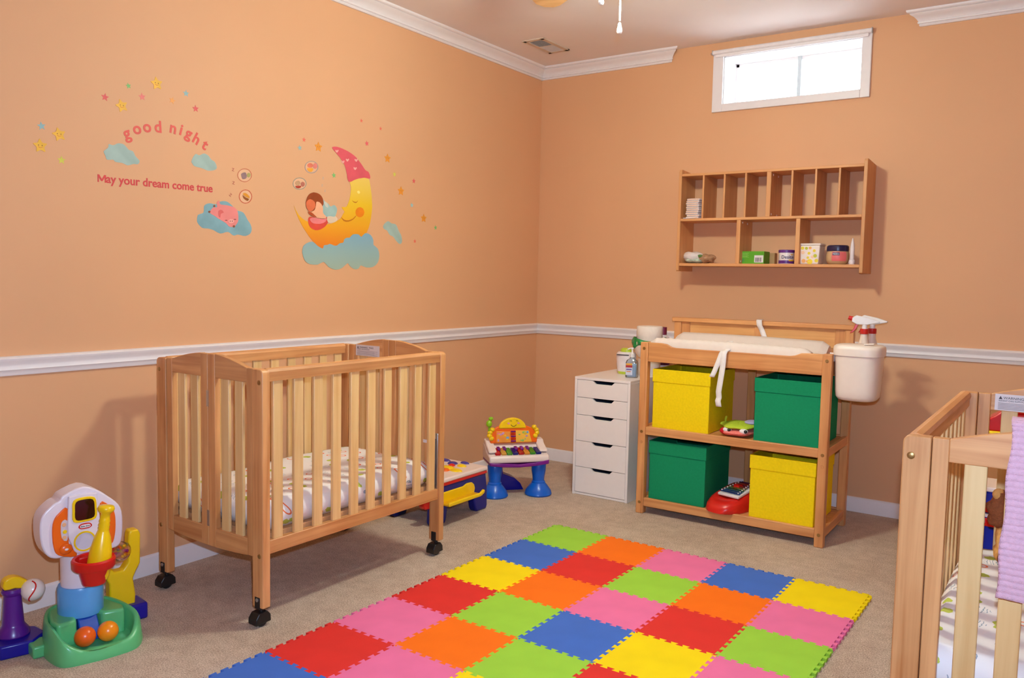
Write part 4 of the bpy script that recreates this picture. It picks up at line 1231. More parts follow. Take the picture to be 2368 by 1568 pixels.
def sports_toy():
    t = thing('sports_center_toy', 'tall plastic sports toy with white head, red basket and green tray', 'toy', (0.40, -3.42, 0), R(-10))
    # green tray: high at the sides and back, low lip in front
    ctl = [(0.172, -0.108, 0.072), (0.190, -0.045, 0.036), (0.196, 0.035, 0.034), (0.184, 0.108, 0.048), (0.120, 0.150, 0.088), (0.040, 0.140, 0.105), (-0.060, 0.105, 0.112), (-0.105, 0.050, 0.112), (-0.105, -0.050, 0.112), (-0.060, -0.100, 0.112), (0.030, -0.128, 0.110), (0.110, -0.128, 0.105)]
    o = smooth_loop(ctl, 4); n = len(o)
    def scaled(k, dx=0): return [((x - 0.04) * k + 0.04, y * k) for x, y, z in o]
    rings = [[(x, y, 0) for x, y in scaled(1.02)], [(x, y, 0.012) for x, y in scaled(1.03)], [(p[0], p[1], o[i][2] - 0.010) for i, p in enumerate(scaled(0.985))], [(p[0], p[1], o[i][2]) for i, p in enumerate(scaled(0.955))],
             [(p[0], p[1], o[i][2]) for i, p in enumerate(scaled(0.895))], [(p[0], p[1], o[i][2] - 0.008) for i, p in enumerate(scaled(0.865))], [(x, y, 0.030) for x, y in scaled(0.80)], [(x, y, 0.026) for x, y in scaled(0.6)]]
    vs = [p for r in rings for p in r]
    fs = [(r * n + k, r * n + (k + 1) % n, (r + 1) * n + (k + 1) % n, (r + 1) * n + k) for r in range(len(rings) - 1) for k in range(n)] + [tuple(range(n - 1, -1, -1)), tuple(range((len(rings) - 1) * n, len(rings) * n))]
    MB()._add(vs, fs).build('tray', P_GREEN, t, angle=60)
    MB().prism([(-0.095, -0.085), (0.040, -0.110), (0.085, -0.100), (0.075, -0.040), (0.030, -0.032), (0.030, 0.034), (0.070, 0.042), (0.085, 0.110), (0.040, 0.120), (-0.095, 0.085)], 'z', 0.02, 0.108).build('platform', P_GREEN, t, bevel=0.010, segs=3)
    ch = [(0.034, 0.108), (0.050, 0.100), (0.095, 0.034), (0.090, 0.028), (0.030, 0.060)]
    MB().prism(ch, 'y', -0.030, 0.032).build('ball_chute', plas('toy_deep_blue', (24, 74, 170)), t, bevel=0.004)
    MB().lathe([(0.001, 0.100), (0.070, 0.100), (0.0715, 0.106), (0.0715, 0.190), (0.068, 0.200), (0.001, 0.201)], (-0.012, 0, 0), 36).build('lower_column', P_SKY, t)
    MB().lathe([(0.060, 0.200), (0.060, 0.340)], (-0.012, 0, 0), 36).build('upper_column', P_WHITE, t)
    # head
    hp = [(-0.062, 0.524), (0.0, 0.544), (0.048, 0.522), (0.075, 0.500), (0.112, 0.462), (0.124, 0.420), (0.122, 0.350), (0.110, 0.318), (0.078, 0.312), (0.055, 0.318), (-0.055, 0.318), (-0.085, 0.316), (-0.112, 0.330), (-0.130, 0.370), (-0.134, 0.430), (-0.124, 0.470), (-0.092, 0.500), (-0.074, 0.508)]
    MB().prism(smooth_loop(hp, 3), 'x', -0.040, 0.040).build('head', P_WHITE, t, bevel=0.012, segs=3)
    for s in (-1, 1):
        op = [(s * 0.050, 0.478), (s * 0.078, 0.468), (s * 0.094, 0.445), (s * 0.099, 0.410), (s * 0.096, 0.360), (s * 0.082, 0.328), (s * 0.030, 0.312), (s * 0.030, 0.335), (s * 0.050, 0.360)]
        orr = MB().prism(smooth_loop(op, 3), 'x', 0.038, 0.046).build('orange_panel', P_ORANGE, t, bevel=0.002)
        sp = [(s * 0.054, 0.440), (s * 0.068, 0.442), (s * 0.074, 0.425), (s * 0.072, 0.385), (s * 0.058, 0.372), (s * 0.053, 0.39)]
        MB().prism(smooth_loop(sp, 2), 'x', 0.045, 0.0475).build('sticker', plain('pale_sticker', (214, 196, 200), 0.4), orr)
        for k, (a, b, rgb) in enumerate(((0.064, 0.428, 'toy_orange'), (0.062, 0.404, 'toy_yellow'), (0.064, 0.385, 'toy_orange'))):
            MB().lathe([(0.007, 0.0), (0.006, 0.001), (0.001, 0.0012)], (0.0472, s * a, b), 12, axis=(1, 0, 0)).build('sticker_face', plain('sticker_peach', (238, 176, 130), 0.4) if k != 1 else P_YELLOW, orr)
        MB().ball((0.046, s * 0.060, 0.345), 0.010, 0.020, 0.019).build('button', P_ORANGE, t)
        MB().ball((0.0555, s * 0.060, 0.346), 0.0022, 0.006, 0.004).build('button_mark', P_LOGO, t)
    pp = [(-0.050, 0.505), (-0.040, 0.520), (0.030, 0.520), (0.040, 0.505), (0.046, 0.400), (0.034, 0.360), (0.020, 0.325), (-0.028, 0.325), (-0.044, 0.360), (-0.054, 0.400)]
    MB().prism(smooth_loop(pp, 3), 'x', 0.036, 0.052).build('center_panel', P_WHITE, t, bevel=0.004)
    sc = [(-0.036, 0.505), (-0.005, 0.512), (0.030, 0.506), (0.036, 0.470), (0.033, 0.434), (-0.004, 0.428), (-0.037, 0.433), (-0.040, 0.470)]
    MB().prism(smooth_loop(sc, 3), 'x', 0.048, 0.0555).build('screen_frame', P_YELLOW, t, bevel=0.002)
    MB().prism(smooth_loop([((y + 0.002) * 0.80 - 0.002, 0.470 + (z - 0.470) * 0.82) for y, z in sc], 3), 'x', 0.0545, 0.0565).build('screen', P_DARK, t)
    # badge
    bd = MB().prism(smooth_loop([(-0.021, 0.416), (-0.012, 0.422), (0.010, 0.422), (0.019, 0.416), (0.019, 0.409), (0.010, 0.404), (-0.012, 0.404), (-0.021, 0.409)], 3), 'x', 0.051, 0.0535).build('badge', P_RED, t)
    MB().prism(smooth_loop([(-0.017, 0.415), (-0.011, 0.4185), (0.009, 0.4185), (0.015, 0.415), (0.015, 0.410), (0.009, 0.4075), (-0.011, 0.4075), (-0.017, 0.410)], 3), 'x', 0.053, 0.0542).build('badge_field', P_LOGO, bd)
    mb = text_mb('little tikes', 0.0072, 0.00012, 0.0002)
    mb.v = [(0.0546 + c, -0.001 + a, 0.4108 + b) for a, b, c in mb.v]
    mb.build('badge_lettering', INK, bd)
    rg = MB().lathe([(0.029, 0.0), (0.034, 0.0), (0.034, 0.005), (0.029, 0.005), (0.029, 0.0)], (0.0505, -0.004, 0.362), 28, axis=(1, 0, 0), caps=False).build('mirror_ring', P_YELLOW, t)
    MB().lathe([(0.0298, 0.0), (0.0298, 0.003), (0.001, 0.003)], (0.0505, -0.004, 0.362), 28, axis=(1, 0, 0)).build('mirror', plain('toy_mirror', (206, 200, 216), 0.10, 0.7, 0.02), rg)  # pale lavender plastic: the window's reflection is painted into the mirror's colour
    # basket
    MB().lathe([(0.001, 0.232), (0.034, 0.232), (0.036, 0.236), (0.047, 0.282), (0.062, 0.286), (0.066, 0.292), (0.067, 0.314), (0.063, 0.320), (0.055, 0.318), (0.052, 0.300), (0.032, 0.240), (0.001, 0.238)], (0.112, 0.004, 0), 36, caps=False).build('basket', P_RED, t)
    MB().box(0.03, 0.075, -0.03, 0.038, 0.290, 0.314).build('basket_arm', P_RED, t, bevel=0.004)
    # tee at the left with its ball on an arm
    MB().prism([(-0.150, -0.27), (-0.01, -0.245), (0.0, -0.150), (-0.05, -0.100), (-0.120, -0.110), (-0.165, -0.16)], 'z', 0.0, 0.046).build('navy_foot', P_NAVY, t, bevel=0.006)
    MB().box(-0.03, 0.05, -0.165, -0.105, 0.0, 0.040).build('link', P_GREEN, t, bevel=0.006)
    MB().lathe([(0.001, 0.040), (0.046, 0.040), (0.050, 0.050), (0.046, 0.064), (0.036, 0.078), (0.033, 0.085), (0.030, 0.13), (0.026, 0.182), (0.031, 0.188), (0.033, 0.196), (0.029, 0.204), (0.001, 0.206)], (-0.095, -0.185, 0), 32).build('tee_post', P_PURPLE, t)
    MB().prism(smooth_loop([(-0.212, 0.206), (-0.212, 0.236), (-0.190, 0.246), (-0.165, 0.240), (-0.135, 0.216), (-0.135, 0.196), (-0.162, 0.200), (-0.180, 0.206)], 2), 'x', -0.115, -0.078).build('tee_arm', P_YELLOW, t, bevel=0.004)
    bl = MB().ball((-0.070, -0.130, 0.192), 0.037).build('baseball', plas('baseball_white', (240, 224, 212)), t)
    sm = []
    for k in range(15):
        a = -1.15 + 2.3 * k / 14
        d = Vector((math.cos(a) * 0.86, -0.25 + 0.30 * math.sin(2.4 * a), math.sin(a))).normalized() * 0.0368
        sm.append((-0.070 + d.x, -0.130 + d.y, 0.192 + d.z))
    MB().tube(sm, 0.0024, 6).build('seam', P_RED, bl)
    # goal at the right with a rattle drum
    MB().box(-0.135, -0.035, 0.115, 0.236, 0.0, 0.060).build('navy_foot', P_NAVY, t, bevel=0.008)
    gp = [(0.112, 0.050), (0.200, 0.050), (0.202, 0.092), (0.194, 0.152), (0.204, 0.176), (0.220, 0.204), (0.222, 0.312), (0.214, 0.330), (0.184, 0.330), (0.180, 0.312), (0.178, 0.215), (0.160, 0.190), (0.130, 0.190), (0.112, 0.215), (0.110, 0.312), (0.076, 0.312), (0.074, 0.200), (0.100, 0.172), (0.112, 0.150)]
    MB().prism(gp, 'x', -0.105, -0.062).build('goal', P_YELLOW, t, bevel=0.006, segs=3)
    rt = MB().lathe([(0.001, -0.019), (0.030, -0.017), (0.036, -0.006), (0.036, 0.006), (0.030, 0.017), (0.001, 0.019)], (-0.060, 0.150, 0.262), 24, axis=(1, 0, 0)).build('rattle', glass('rattle_plastic', (0.95, 0.80, 0.72), 0.12), t)
    rn = random.Random(2)
    for k in range(12):
        a = rn.uniform(0, 6.28); r = rn.uniform(0.012, 0.027)
        MB().ball((-0.060 + rn.uniform(-.008, .008), 0.150 + r * math.cos(a), 0.262 + r * math.sin(a)), 0.0055, nu=8, nv=6).build('bead', rn.choice((P_ORANGE, P_RED, P_VIO, P_YELLOW)), rt)
    return t
sports_toy()

def toy_local(x, y, z, o=(0.40, -3.42), a=R(-10)):
    return (o[0] + math.cos(a) * x - math.sin(a) * y, o[1] + math.sin(a) * x + math.cos(a) * y, z)
for i, (x, y, m, lb) in enumerate(((0.122, -0.030, plas('ball_dark_orange', (238, 96, 22)), 'dark orange ball lying in the green toy tray'), (0.128, 0.040, plas('ball_light_orange', (250, 142, 20)), 'lighter orange ball lying in the green toy tray'))):
    o = MB().ball((0, 0, 0), 0.033, nu=24, nv=16).build('toy_ball', m, None)
    tag(at(o, toy_local(x, y, 0.062)), lb, 'ball', 'balls in the toy tray')

def bat():
    bx, by, _ = toy_local(0.112, 0.014, 0)
    t = thing('toy_bat', 'yellow plastic bat standing head down in the red basket', 'bat', (bx, by, 0.242), R(-10))
    ax = (0.02, 0.13, 1)
    MB().lathe([(0.001, 0.0), (0.030, 0.002), (0.036, 0.020), (0.037, 0.060), (0.034, 0.100), (0.026, 0.140), (0.019, 0.160), (0.0165, 0.168), (0.0185, 0.173), (0.0165, 0.178), (0.0185, 0.184), (0.0160, 0.190), (0.018, 0.196), (0.0155, 0.204), (0.0150, 0.222), (0.024, 0.230), (0.027, 0.238), (0.023, 0.247), (0.001, 0.250)], n=24, axis=ax).build('bat', P_YELLOW, t, angle=60)
    return t
bat()

# ---- toy piano on blue legs
def piano():
    t = thing('toy_piano', 'toy piano with sunny orange music board on blue legs', 'toy piano', (0.49, -0.93, 0), R(-41))
    cream = plas('piano_cream', (240, 218, 208))
    # body
    side = [(0.066, 0.206), (0.070, 0.225), (0.066, 0.244), (0.056, 0.248), (-0.030, 0.262), (-0.045, 0.288), (-0.110, 0.300), (-0.125, 0.290), (-0.125, 0.206)]
    MB().prism(side, 'y', -0.178, 0.178).build('body', cream, t, bevel=0.010, segs=3)
    for s in (-1, 1):
        MB().prism([(0.040, 0.262), (0.030, 0.276), (-0.040, 0.300), (-0.060, 0.318), (-0.110, 0.322), (-0.118, 0.29), (0.0, 0.255)], 'y', s * 0.152 - 0.024, s * 0.152 + 0.024).build('cheek', cream, t, bevel=0.008, segs=3)
    sk = [(-0.176, 0.212), (-0.10, 0.205), (0.0, 0.198), (0.10, 0.206), (0.176, 0.220), (0.176, 0.196), (0.10, 0.186), (0.0, 0.180), (-0.10, 0.184), (-0.176, 0.194)]
    MB().prism(sk, 'x', -0.120, 0.072).build('skirt', P_VIO, t, bevel=0.004)
    # keys
    kc = [(190, 20, 24), (206, 150, 60), (70, 140, 40), (24, 20, 110), (180, 20, 20), (214, 140, 50), (60, 140, 36), (16, 30, 110)]
    for k in range(8):
        y = -0.139 + k * 0.0346
        mb = MB().box(-0.034, 0.052, y, y + 0.031, -0.006, 0.008).moved(Matrix.Translation((0, 0, 0.264)) @ Matrix.Rotation(R(10), 4, 'Y'))
        mb.build('key', plas('piano_key_%d' % k, kc[k], 0.15), t, bevel=0.003)
    for k in (0, 1, 3, 4, 5):
        y = -0.108 + k * 0.0346
        MB().box(-0.034, 0.008, y - 0.009, y + 0.009, 0.006, 0.017).moved(Matrix.Translation((0, 0, 0.264)) @ Matrix.Rotation(R(10), 4, 'Y')).build('short_key', P_VIO, t, bevel=0.003)
    # music board
    bp = [(-0.150, 0.300), (-0.156, 0.345), (-0.135, 0.380), (-0.100, 0.402), (-0.060, 0.392), (-0.016, 0.388), (0.030, 0.392), (0.066, 0.402), (0.105, 0.386), (0.136, 0.352), (0.132, 0.300)]
    M = Matrix.Translation((-0.05, 0, 0)) @ Matrix.Translation((0, 0, 0.30)) @ Matrix.Rotation(R(-8), 4, 'Y') @ Matrix.Translation((0, 0, -0.30))
    MB().prism(bp, 'x', -0.014, 0.010).moved(M).build('music_board', P_ORANGE, t, bevel=0.006)
    sun = [(-0.016 + 0.082 * math.cos(math.pi * k / 20), 0.386 + 0.064 * math.sin(math.pi * k / 20)) for k in range(21)]
    sn = MB().prism(sun, 'x', -0.006, 0.016).moved(M).build('sun', P_YELLOW, t, bevel=0.006)
    for y in (-0.028, 0.010):
        MB().tube([M @ Vector((0.0172, y - 0.007 + 0.014 * k / 6, 0.428 + 0.004 * math.sin(math.pi * k / 6))) for k in range(7)], 0.0012, 5).build('eye', P_BLK, sn)
    for y in (-0.040, 0.020):
        MB().lathe([(0.010, 0.0), (0.008, 0.001), (0.001, 0.0012)], M @ Vector((0.0158, y, 0.414)), 12, sx=0.7, axis=(1, 0, -0.14)).build('cheek_spot', P_PINK, sn)
    MB().tube([M @ Vector((0.0172, -0.028 + 0.034 * k / 8, 0.408 - 0.010 * math.sin(math.pi * k / 8))) for k in range(9)], 0.0016, 5).build('smile', P_BLK, sn)
    pl = [(-0.114, 0.372), (-0.030, 0.368), (-0.028, 0.304), (-0.116, 0.304)]
    prr = [(0.002, 0.374), (0.082, 0.372), (0.100, 0.304), (0.004, 0.304)]
    for nm, p, rgb in (('page', pl, (244, 150, 50)), ('page', prr, (250, 186, 60))):
        pg_ = MB().prism(p, 'x', 0.009, 0.013).moved(M).build(nm, plain('page_%d' % rgb[1], rgb, 0.4), t, bevel=0.002)
        rn = random.Random(rgb[1])
        ys = [q[0] for q in p]; y0, y1 = min(ys) + 0.012, max(ys) - 0.016
        for k in range(9):
            c = rn.choice(((150, 190, 90), (206, 150, 190), (240, 196, 40), (120, 170, 210), (240, 120, 130), (190, 200, 120)))
            MB().ball(M @ Vector((0.0132, rn.uniform(y0, y1), rn.uniform(0.312, 0.362))), 0.0012, rn.uniform(.005, .011), rn.uniform(.004, .009), nu=10, nv=6).build('picture', plain('page_ink_%d_%d_%d' % c, c, 0.5), pg_)
    for k in range(5):
        z = 0.312 + k * 0.014
        MB().tube([M @ Vector((0.011, -0.026, z)), M @ Vector((0.018, -0.013, z)), M @ Vector((0.011, 0.0, z))], 0.004, 8).build('spiral', (P_VIO, P_RED)[k % 2], t)
    # bumpy yellow handles
    for s, cy, cz in ((-1, -0.143, 0.352), (1, 0.122, 0.362)):
        for k in range(4):
            MB().ball(M @ Vector((0.006, cy + s * 0.012 * math.sin(k * 1.2), cz - 0.022 + 0.017 * k)), 0.016, 0.016, 0.014, nu=12, nv=8).build('handle_bump', P_YELLOW, t)
    MB().lathe([(0.006, 0.0), (0.006, 0.04), (0.010, 0.046)], (-0.05, -0.157, 0.360), 10).build('microphone_stem', P_LIME, t)
    MB().ball((-0.05, -0.158, 0.418), 0.017, 0.018, 0.021, nu=16, nv=10).build('microphone', P_LIME, t)
    MB().ball((-0.05, -0.148, 0.447), 0.012, 0.014, 0.012, nu=14, nv=8).build('microphone_tip', P_LIME, t)
    for y in (-0.130, 0.134):
        MB().lathe([(0.001, 0.0), (0.074, 0.0), (0.080, 0.008), (0.074, 0.028), (0.055, 0.055), (0.040, 0.072), (0.040, 0.080), (0.034, 0.086), (0.036, 0.110), (0.042, 0.145), (0.043, 0.180), (0.038, 0.192)], (0.0, y, 0), 32).build('leg', P_BLUE, t)
    MB().prism([(-0.12, 0.0), (-0.12, 0.206), (-0.060, 0.206), (-0.052, 0.100), (-0.020, 0.088), (0.020, 0.072), (0.056, 0.040), (0.075, 0.004), (0.075, 0.0)], 'x', -0.205, -0.120).build('rear_leg', P_NAVY, t, bevel=0.012, segs=3)
    return t
piano()

# ---- activity table behind the crib
def activity_table():
    t = thing('activity_table', 'low toy activity table with navy legs and yellow tray', 'toy table', (0.365, -1.465, 0), 0)
    cream = MATS['piano_cream']
    navy = plas('table_navy', (16, 22, 120))
    MB().box(-0.175, 0.165, -0.230, 0.200, 0.216, 0.240).build('top', cream, t, bevel=0.008, segs=3)
    MB().box(-0.172, 0.162, -0.226, 0.196, 0.200, 0.217).build('red_band', P_RED, t, bevel=0.004)
    for x0, x1 in ((0.105, 0.155), (-0.165, -0.115)):
        ar = [(-0.235, 0.0), (-0.150, 0.0), (-0.140, 0.020), (-0.130, 0.080), (-0.100, 0.108), (0.060, 0.108), (0.090, 0.085), (0.105, 0.020), (0.118, 0.0), (0.205, 0.0), (0.214, 0.020), (0.210, 0.120), (0.196, 0.202), (-0.226, 0.202), (-0.240, 0.120), (-0.245, 0.02)]
        MB().prism(ar, 'x', x0, x1).build('leg_frame', navy, t, bevel=0.010, segs=3)
    for y0, y1 in ((-0.232, -0.19), (0.16, 0.200)):
        MB().box(-0.125, 0.115, y0, y1, 0.110, 0.202).build('end_apron', navy, t, bevel=0.008)
    tr = [(-0.210, 0.132), (0.050, 0.132), (0.078, 0.146), (0.088, 0.140), (0.084, 0.124), (0.050, 0.112), (-0.210, 0.112)]
    MB().prism(tr, 'x', 0.218, 0.232).build('tray_front', P_YELLOW, t, bevel=0.005)
    MB().box(0.150, 0.222, -0.205, 0.080, 0.110, 0.120).build('tray_floor', plas('tray_amber', (226, 166, 16)), t, bevel=0.003)
    MB().prism([(-0.205, 0.114), (0.080, 0.114), (0.088, 0.140), (0.080, 0.162), (0.062, 0.176), (0.020, 0.178), (-0.010, 0.168), (-0.205, 0.168)], 'x', 0.152, 0.164).build('tray_back', P_YELLOW, t, bevel=0.004)
    MB().prism([(-0.30, 0.150), (-0.235, 0.150), (-0.235, 0.110), (-0.255, 0.092), (-0.285, 0.096), (-0.300, 0.115)], 'x', 0.10, 0.135).build('red_knob', P_RED, t, bevel=0.006)
    rn = random.Random(8)
    pieces = [(0.02, 0.02, 0.05, 0.035, P_YELLOW), (0.06, 0.10, 0.03, 0.02, P_YELLOW), (-0.02, 0.12, 0.030, 0.028, plas('piece_indigo', (70, 60, 140))), (0.03, 0.165, 0.03, 0.014, MATS['piece_indigo']), (-0.09, 0.06, 0.05, 0.02, MATS['piece_indigo']), (0.045, -0.03, 0.03, 0.03, P_ORANGE), (0.10, 0.0, 0.04, 0.025, P_YELLOW), (0.01, 0.075, 0.02, 0.022, P_RED), (-0.10, 0.15, 0.04, 0.02, MATS['piece_indigo'])]
    for x, y, rx, ry, m in pieces:
        MB().ball((x, y, 0.240), rx, ry, 0.012, nu=16, nv=8).build('play_piece', m, t)
    return t
activity_table()

# ---- toys beyond the right crib
def tower():
    t = thing('toy_tower', 'red, yellow and blue toy tower behind the right crib', 'toy', (2.955, -1.46, 0), 0)
    MB().prism([(-0.080, 0.0), (0.10, 0.0), (0.10, 0.555), (-0.080, 0.555)], 'y', -0.075, 0.075).build('blue_body', plas('tower_blue', (20, 40, 150)), t, bevel=0.01)
    for z in (0.430, 0.480):
        MB().box(-0.084, 0.104, -0.080, 0.080, z, z + 0.030).build('red_band', P_RED, t, bevel=0.004)
    MB().box(-0.083, 0.103, -0.079, 0.079, 0.464, 0.476).build('white_band', P_WHITE, t)
    MB().box(-0.088, 0.108, -0.084, 0.084, 0.555, 0.572).build('cream_ledge', MATS['piano_cream'], t, bevel=0.004)
    MB().box(-0.004, 0.10, -0.06, 0.06, 0.572, 0.745).build('pillar', plas('tower_tan', (222, 176, 130)), t, bevel=0.006)
    MB().box(-0.062, 0.105, -0.07, 0.07, 0.735, 0.770).build('yellow_block', P_YELLOW, t, bevel=0.008)
    MB().box(-0.062, -0.004, -0.0712, -0.0700, 0.748, 0.760).build('red_print', P_RED, t)
    MB().prism([(-0.056, 0.768), (-0.056, 0.810), (-0.034, 0.824), (-0.012, 0.846), (0.060, 0.846), (0.085, 0.820), (0.105, 0.805), (0.105, 0.768)], 'y', -0.066, 0.066).build('red_roof', plas('tower_red', (196, 14, 8)), t, bevel=0.006)
    return t
tower()

# ---- toy lion sitting at the far end of the right crib
def lion():
    t = thing('toy_lion', 'tan toy lion with brown mane sitting in the right crib', 'soft toy', (3.018, -1.905, 0.442), R(-60))
    tan = plain('tan_plush', (222, 160, 92), 0.95, 0.1, 0.10, 90, 0.6, 350)
    brown = plain('brown_plush', (146, 84, 52), 0.95, 0.1, 0.15, 90, 0.9, 250)
    MB().ball((0.0, 0.0, 0.062), 0.055, 0.050, 0.066).build('body', tan, t)
    mane = MB()
    rn = random.Random(1)
    mane.ball((-0.010, 0.0, 0.142), 0.048, 0.078, 0.076, nu=28, nv=16, fn=lambda p: 1 + 0.09 * math.sin(9 * math.atan2(p.z, p.y)) )
    mane.build('mane', brown, t, angle=80)
    MB().ball((0.022, 0.0, 0.138), 0.040, 0.048, 0.048).build('face', tan, t)
    MB().ball((0.056, 0.0, 0.126), 0.018, 0.024, 0.018).build('muzzle', plain('cream_plush', (238, 206, 166), 0.95, 0.1), t)
    MB().ball((0.072, 0.0, 0.134), 0.006, 0.009, 0.006, nu=10, nv=6).build('nose', BLACKP, t)
    for s in (-1, 1):
        MB().ball((0.058, s * 0.018, 0.152), 0.005, 0.005, 0.006, nu=10, nv=6).build('eye', BLACKP, t)
        MB().ball((-0.005, s * 0.050, 0.194), 0.014, 0.018, 0.018).build('ear', tan, t)
        MB().tube([(0.02, s * 0.045, 0.085), (0.050, s * 0.055, 0.050), (0.062, s * 0.055, 0.020)], 0.018, 12, [0.016, 0.018, 0.019]).build('arm', tan, t)
        MB().tube([(0.01, s * 0.040, 0.026), (0.055, s * 0.060, 0.022), (0.095, s * 0.070, 0.022)], 0.02, 12, [0.022, 0.022, 0.020]).build('leg', tan, t)
        MB().ball((0.100, s * 0.072, 0.024), 0.016, 0.022, 0.024).build('paw', brown, t)
    MB().tube([(-0.05, 0, 0.03), (-0.085, 0.02, 0.02), (-0.10, 0.05, 0.014)], 0.008, 8).build('tail', tan, t)
    return t
lion()

# ================================================================== foam puzzle mat
def puzzle_mat():
    S, th, n, a = 0.3024, 0.012, 7, 0.0068
    t = thing('puzzle_mat', 'interlocking foam puzzle mat of bright coloured squares on carpet', 'play mat', (1.000, -1.3044, 0.0005), -0.008)
    colours = {'g': ('foam_green', (158, 208, 64), 'lime green foam tile'), 'o': ('foam_orange', (255, 116, 14), 'orange foam tile'), 'p': ('foam_pink', (238, 116, 164), 'pink foam tile'),
               'b': ('foam_blue', (66, 108, 196), 'blue foam tile'), 'y': ('foam_yellow', (252, 218, 4), 'yellow foam tile'), 'r': ('foam_red', (222, 48, 42), 'red foam tile')}
    def foam(key):
        nm, rgb, lb = colours[key]
        if nm in MATS:
            return MATS[nm], lb
        m, nt, b = nodes_of(nm)
        v = coords(nt)
        w1 = add(nt, 'ShaderNodeTexWave', Scale=120.0, Distortion=0.4)
        w2 = add(nt, 'ShaderNodeTexWave', Scale=120.0, Distortion=0.4); w2.bands_direction = 'Y'
        nt.links.new(v, w1.inputs['Vector']); nt.links.new(v, w2.inputs['Vector'])
        mu = nt.nodes.new('ShaderNodeMath'); mu.operation = 'ADD'
        nt.links.new(w1.outputs['Fac'], mu.inputs[0]); nt.links.new(w2.outputs['Fac'], mu.inputs[1])
        no = add(nt, 'ShaderNodeTexNoise', Scale=9.0, Detail=2.0)
        nt.links.new(v, no.inputs['Vector'])
        c = lin(rgb)
        nt.links.new(ramp(nt, no.outputs['Fac'], [(0.3, shade(c, 0.96)), (0.7, shade(c, 1.04))]), b.inputs['Base Color'])
        b.inputs['Roughness'].default_value = 0.75
        b.inputs['Specular IOR Level'].default_value = 0.25
        bump(nt, b, mu.outputs[0], 0.25, 0.0008)
        MATS[nm] = m
        return m, lb
    def edge(p, q, sign):
        """dovetail teeth from lattice corner p to q; both neighbours share it"""
        p, q = Vector(p), Vector(q); d = q - p; L = d.length; d = d / L; nn = Vector((-d.y, d.x)) * sign
        pts = []
        per = 1.0 / n; dv = 0.07 * per
        for k in range(n):
            t1, t2 = (k + 0.25) * per, (k + 0.75) * per
            for u, s in ((t1 + dv, -1), (t1 - dv, 1), (t2 + dv, 1), (t2 - dv, -1)):
                pts.append(p + d * (u * L) + nn * (s * a))
        return [tuple(x) for x in pts]
    rows = ['gopby', 'brgop', 'yoprg', 'rgbyp', 'pogrb', 'rpygo', 'bgorp']
    for j, row in enumerate(rows):
        for i, key in enumerate(row):
            x0, x1, y1, y0 = i * S, (i + 1) * S, -j * S, -(j + 1) * S
            A, B, C, D = (x0, y0), (x1, y0), (x1, y1), (x0, y1)
            loop = [A] + edge(A, B, 1) + [B] + edge(B, C, 1) + [C] + edge(D, C, 1)[::-1] + [D] + edge(A, D, 1)[::-1]
            cx, cy = (x0 + x1) / 2, (y0 + y1) / 2
            m, lb = foam(key)
            o = MB().prism([(x - cx, y - cy) for x, y in loop], 'z', 0, th).build('foam_tile', m, t, label=lb)
            o.location = (cx, cy, 0)
    return t
puzzle_mat()

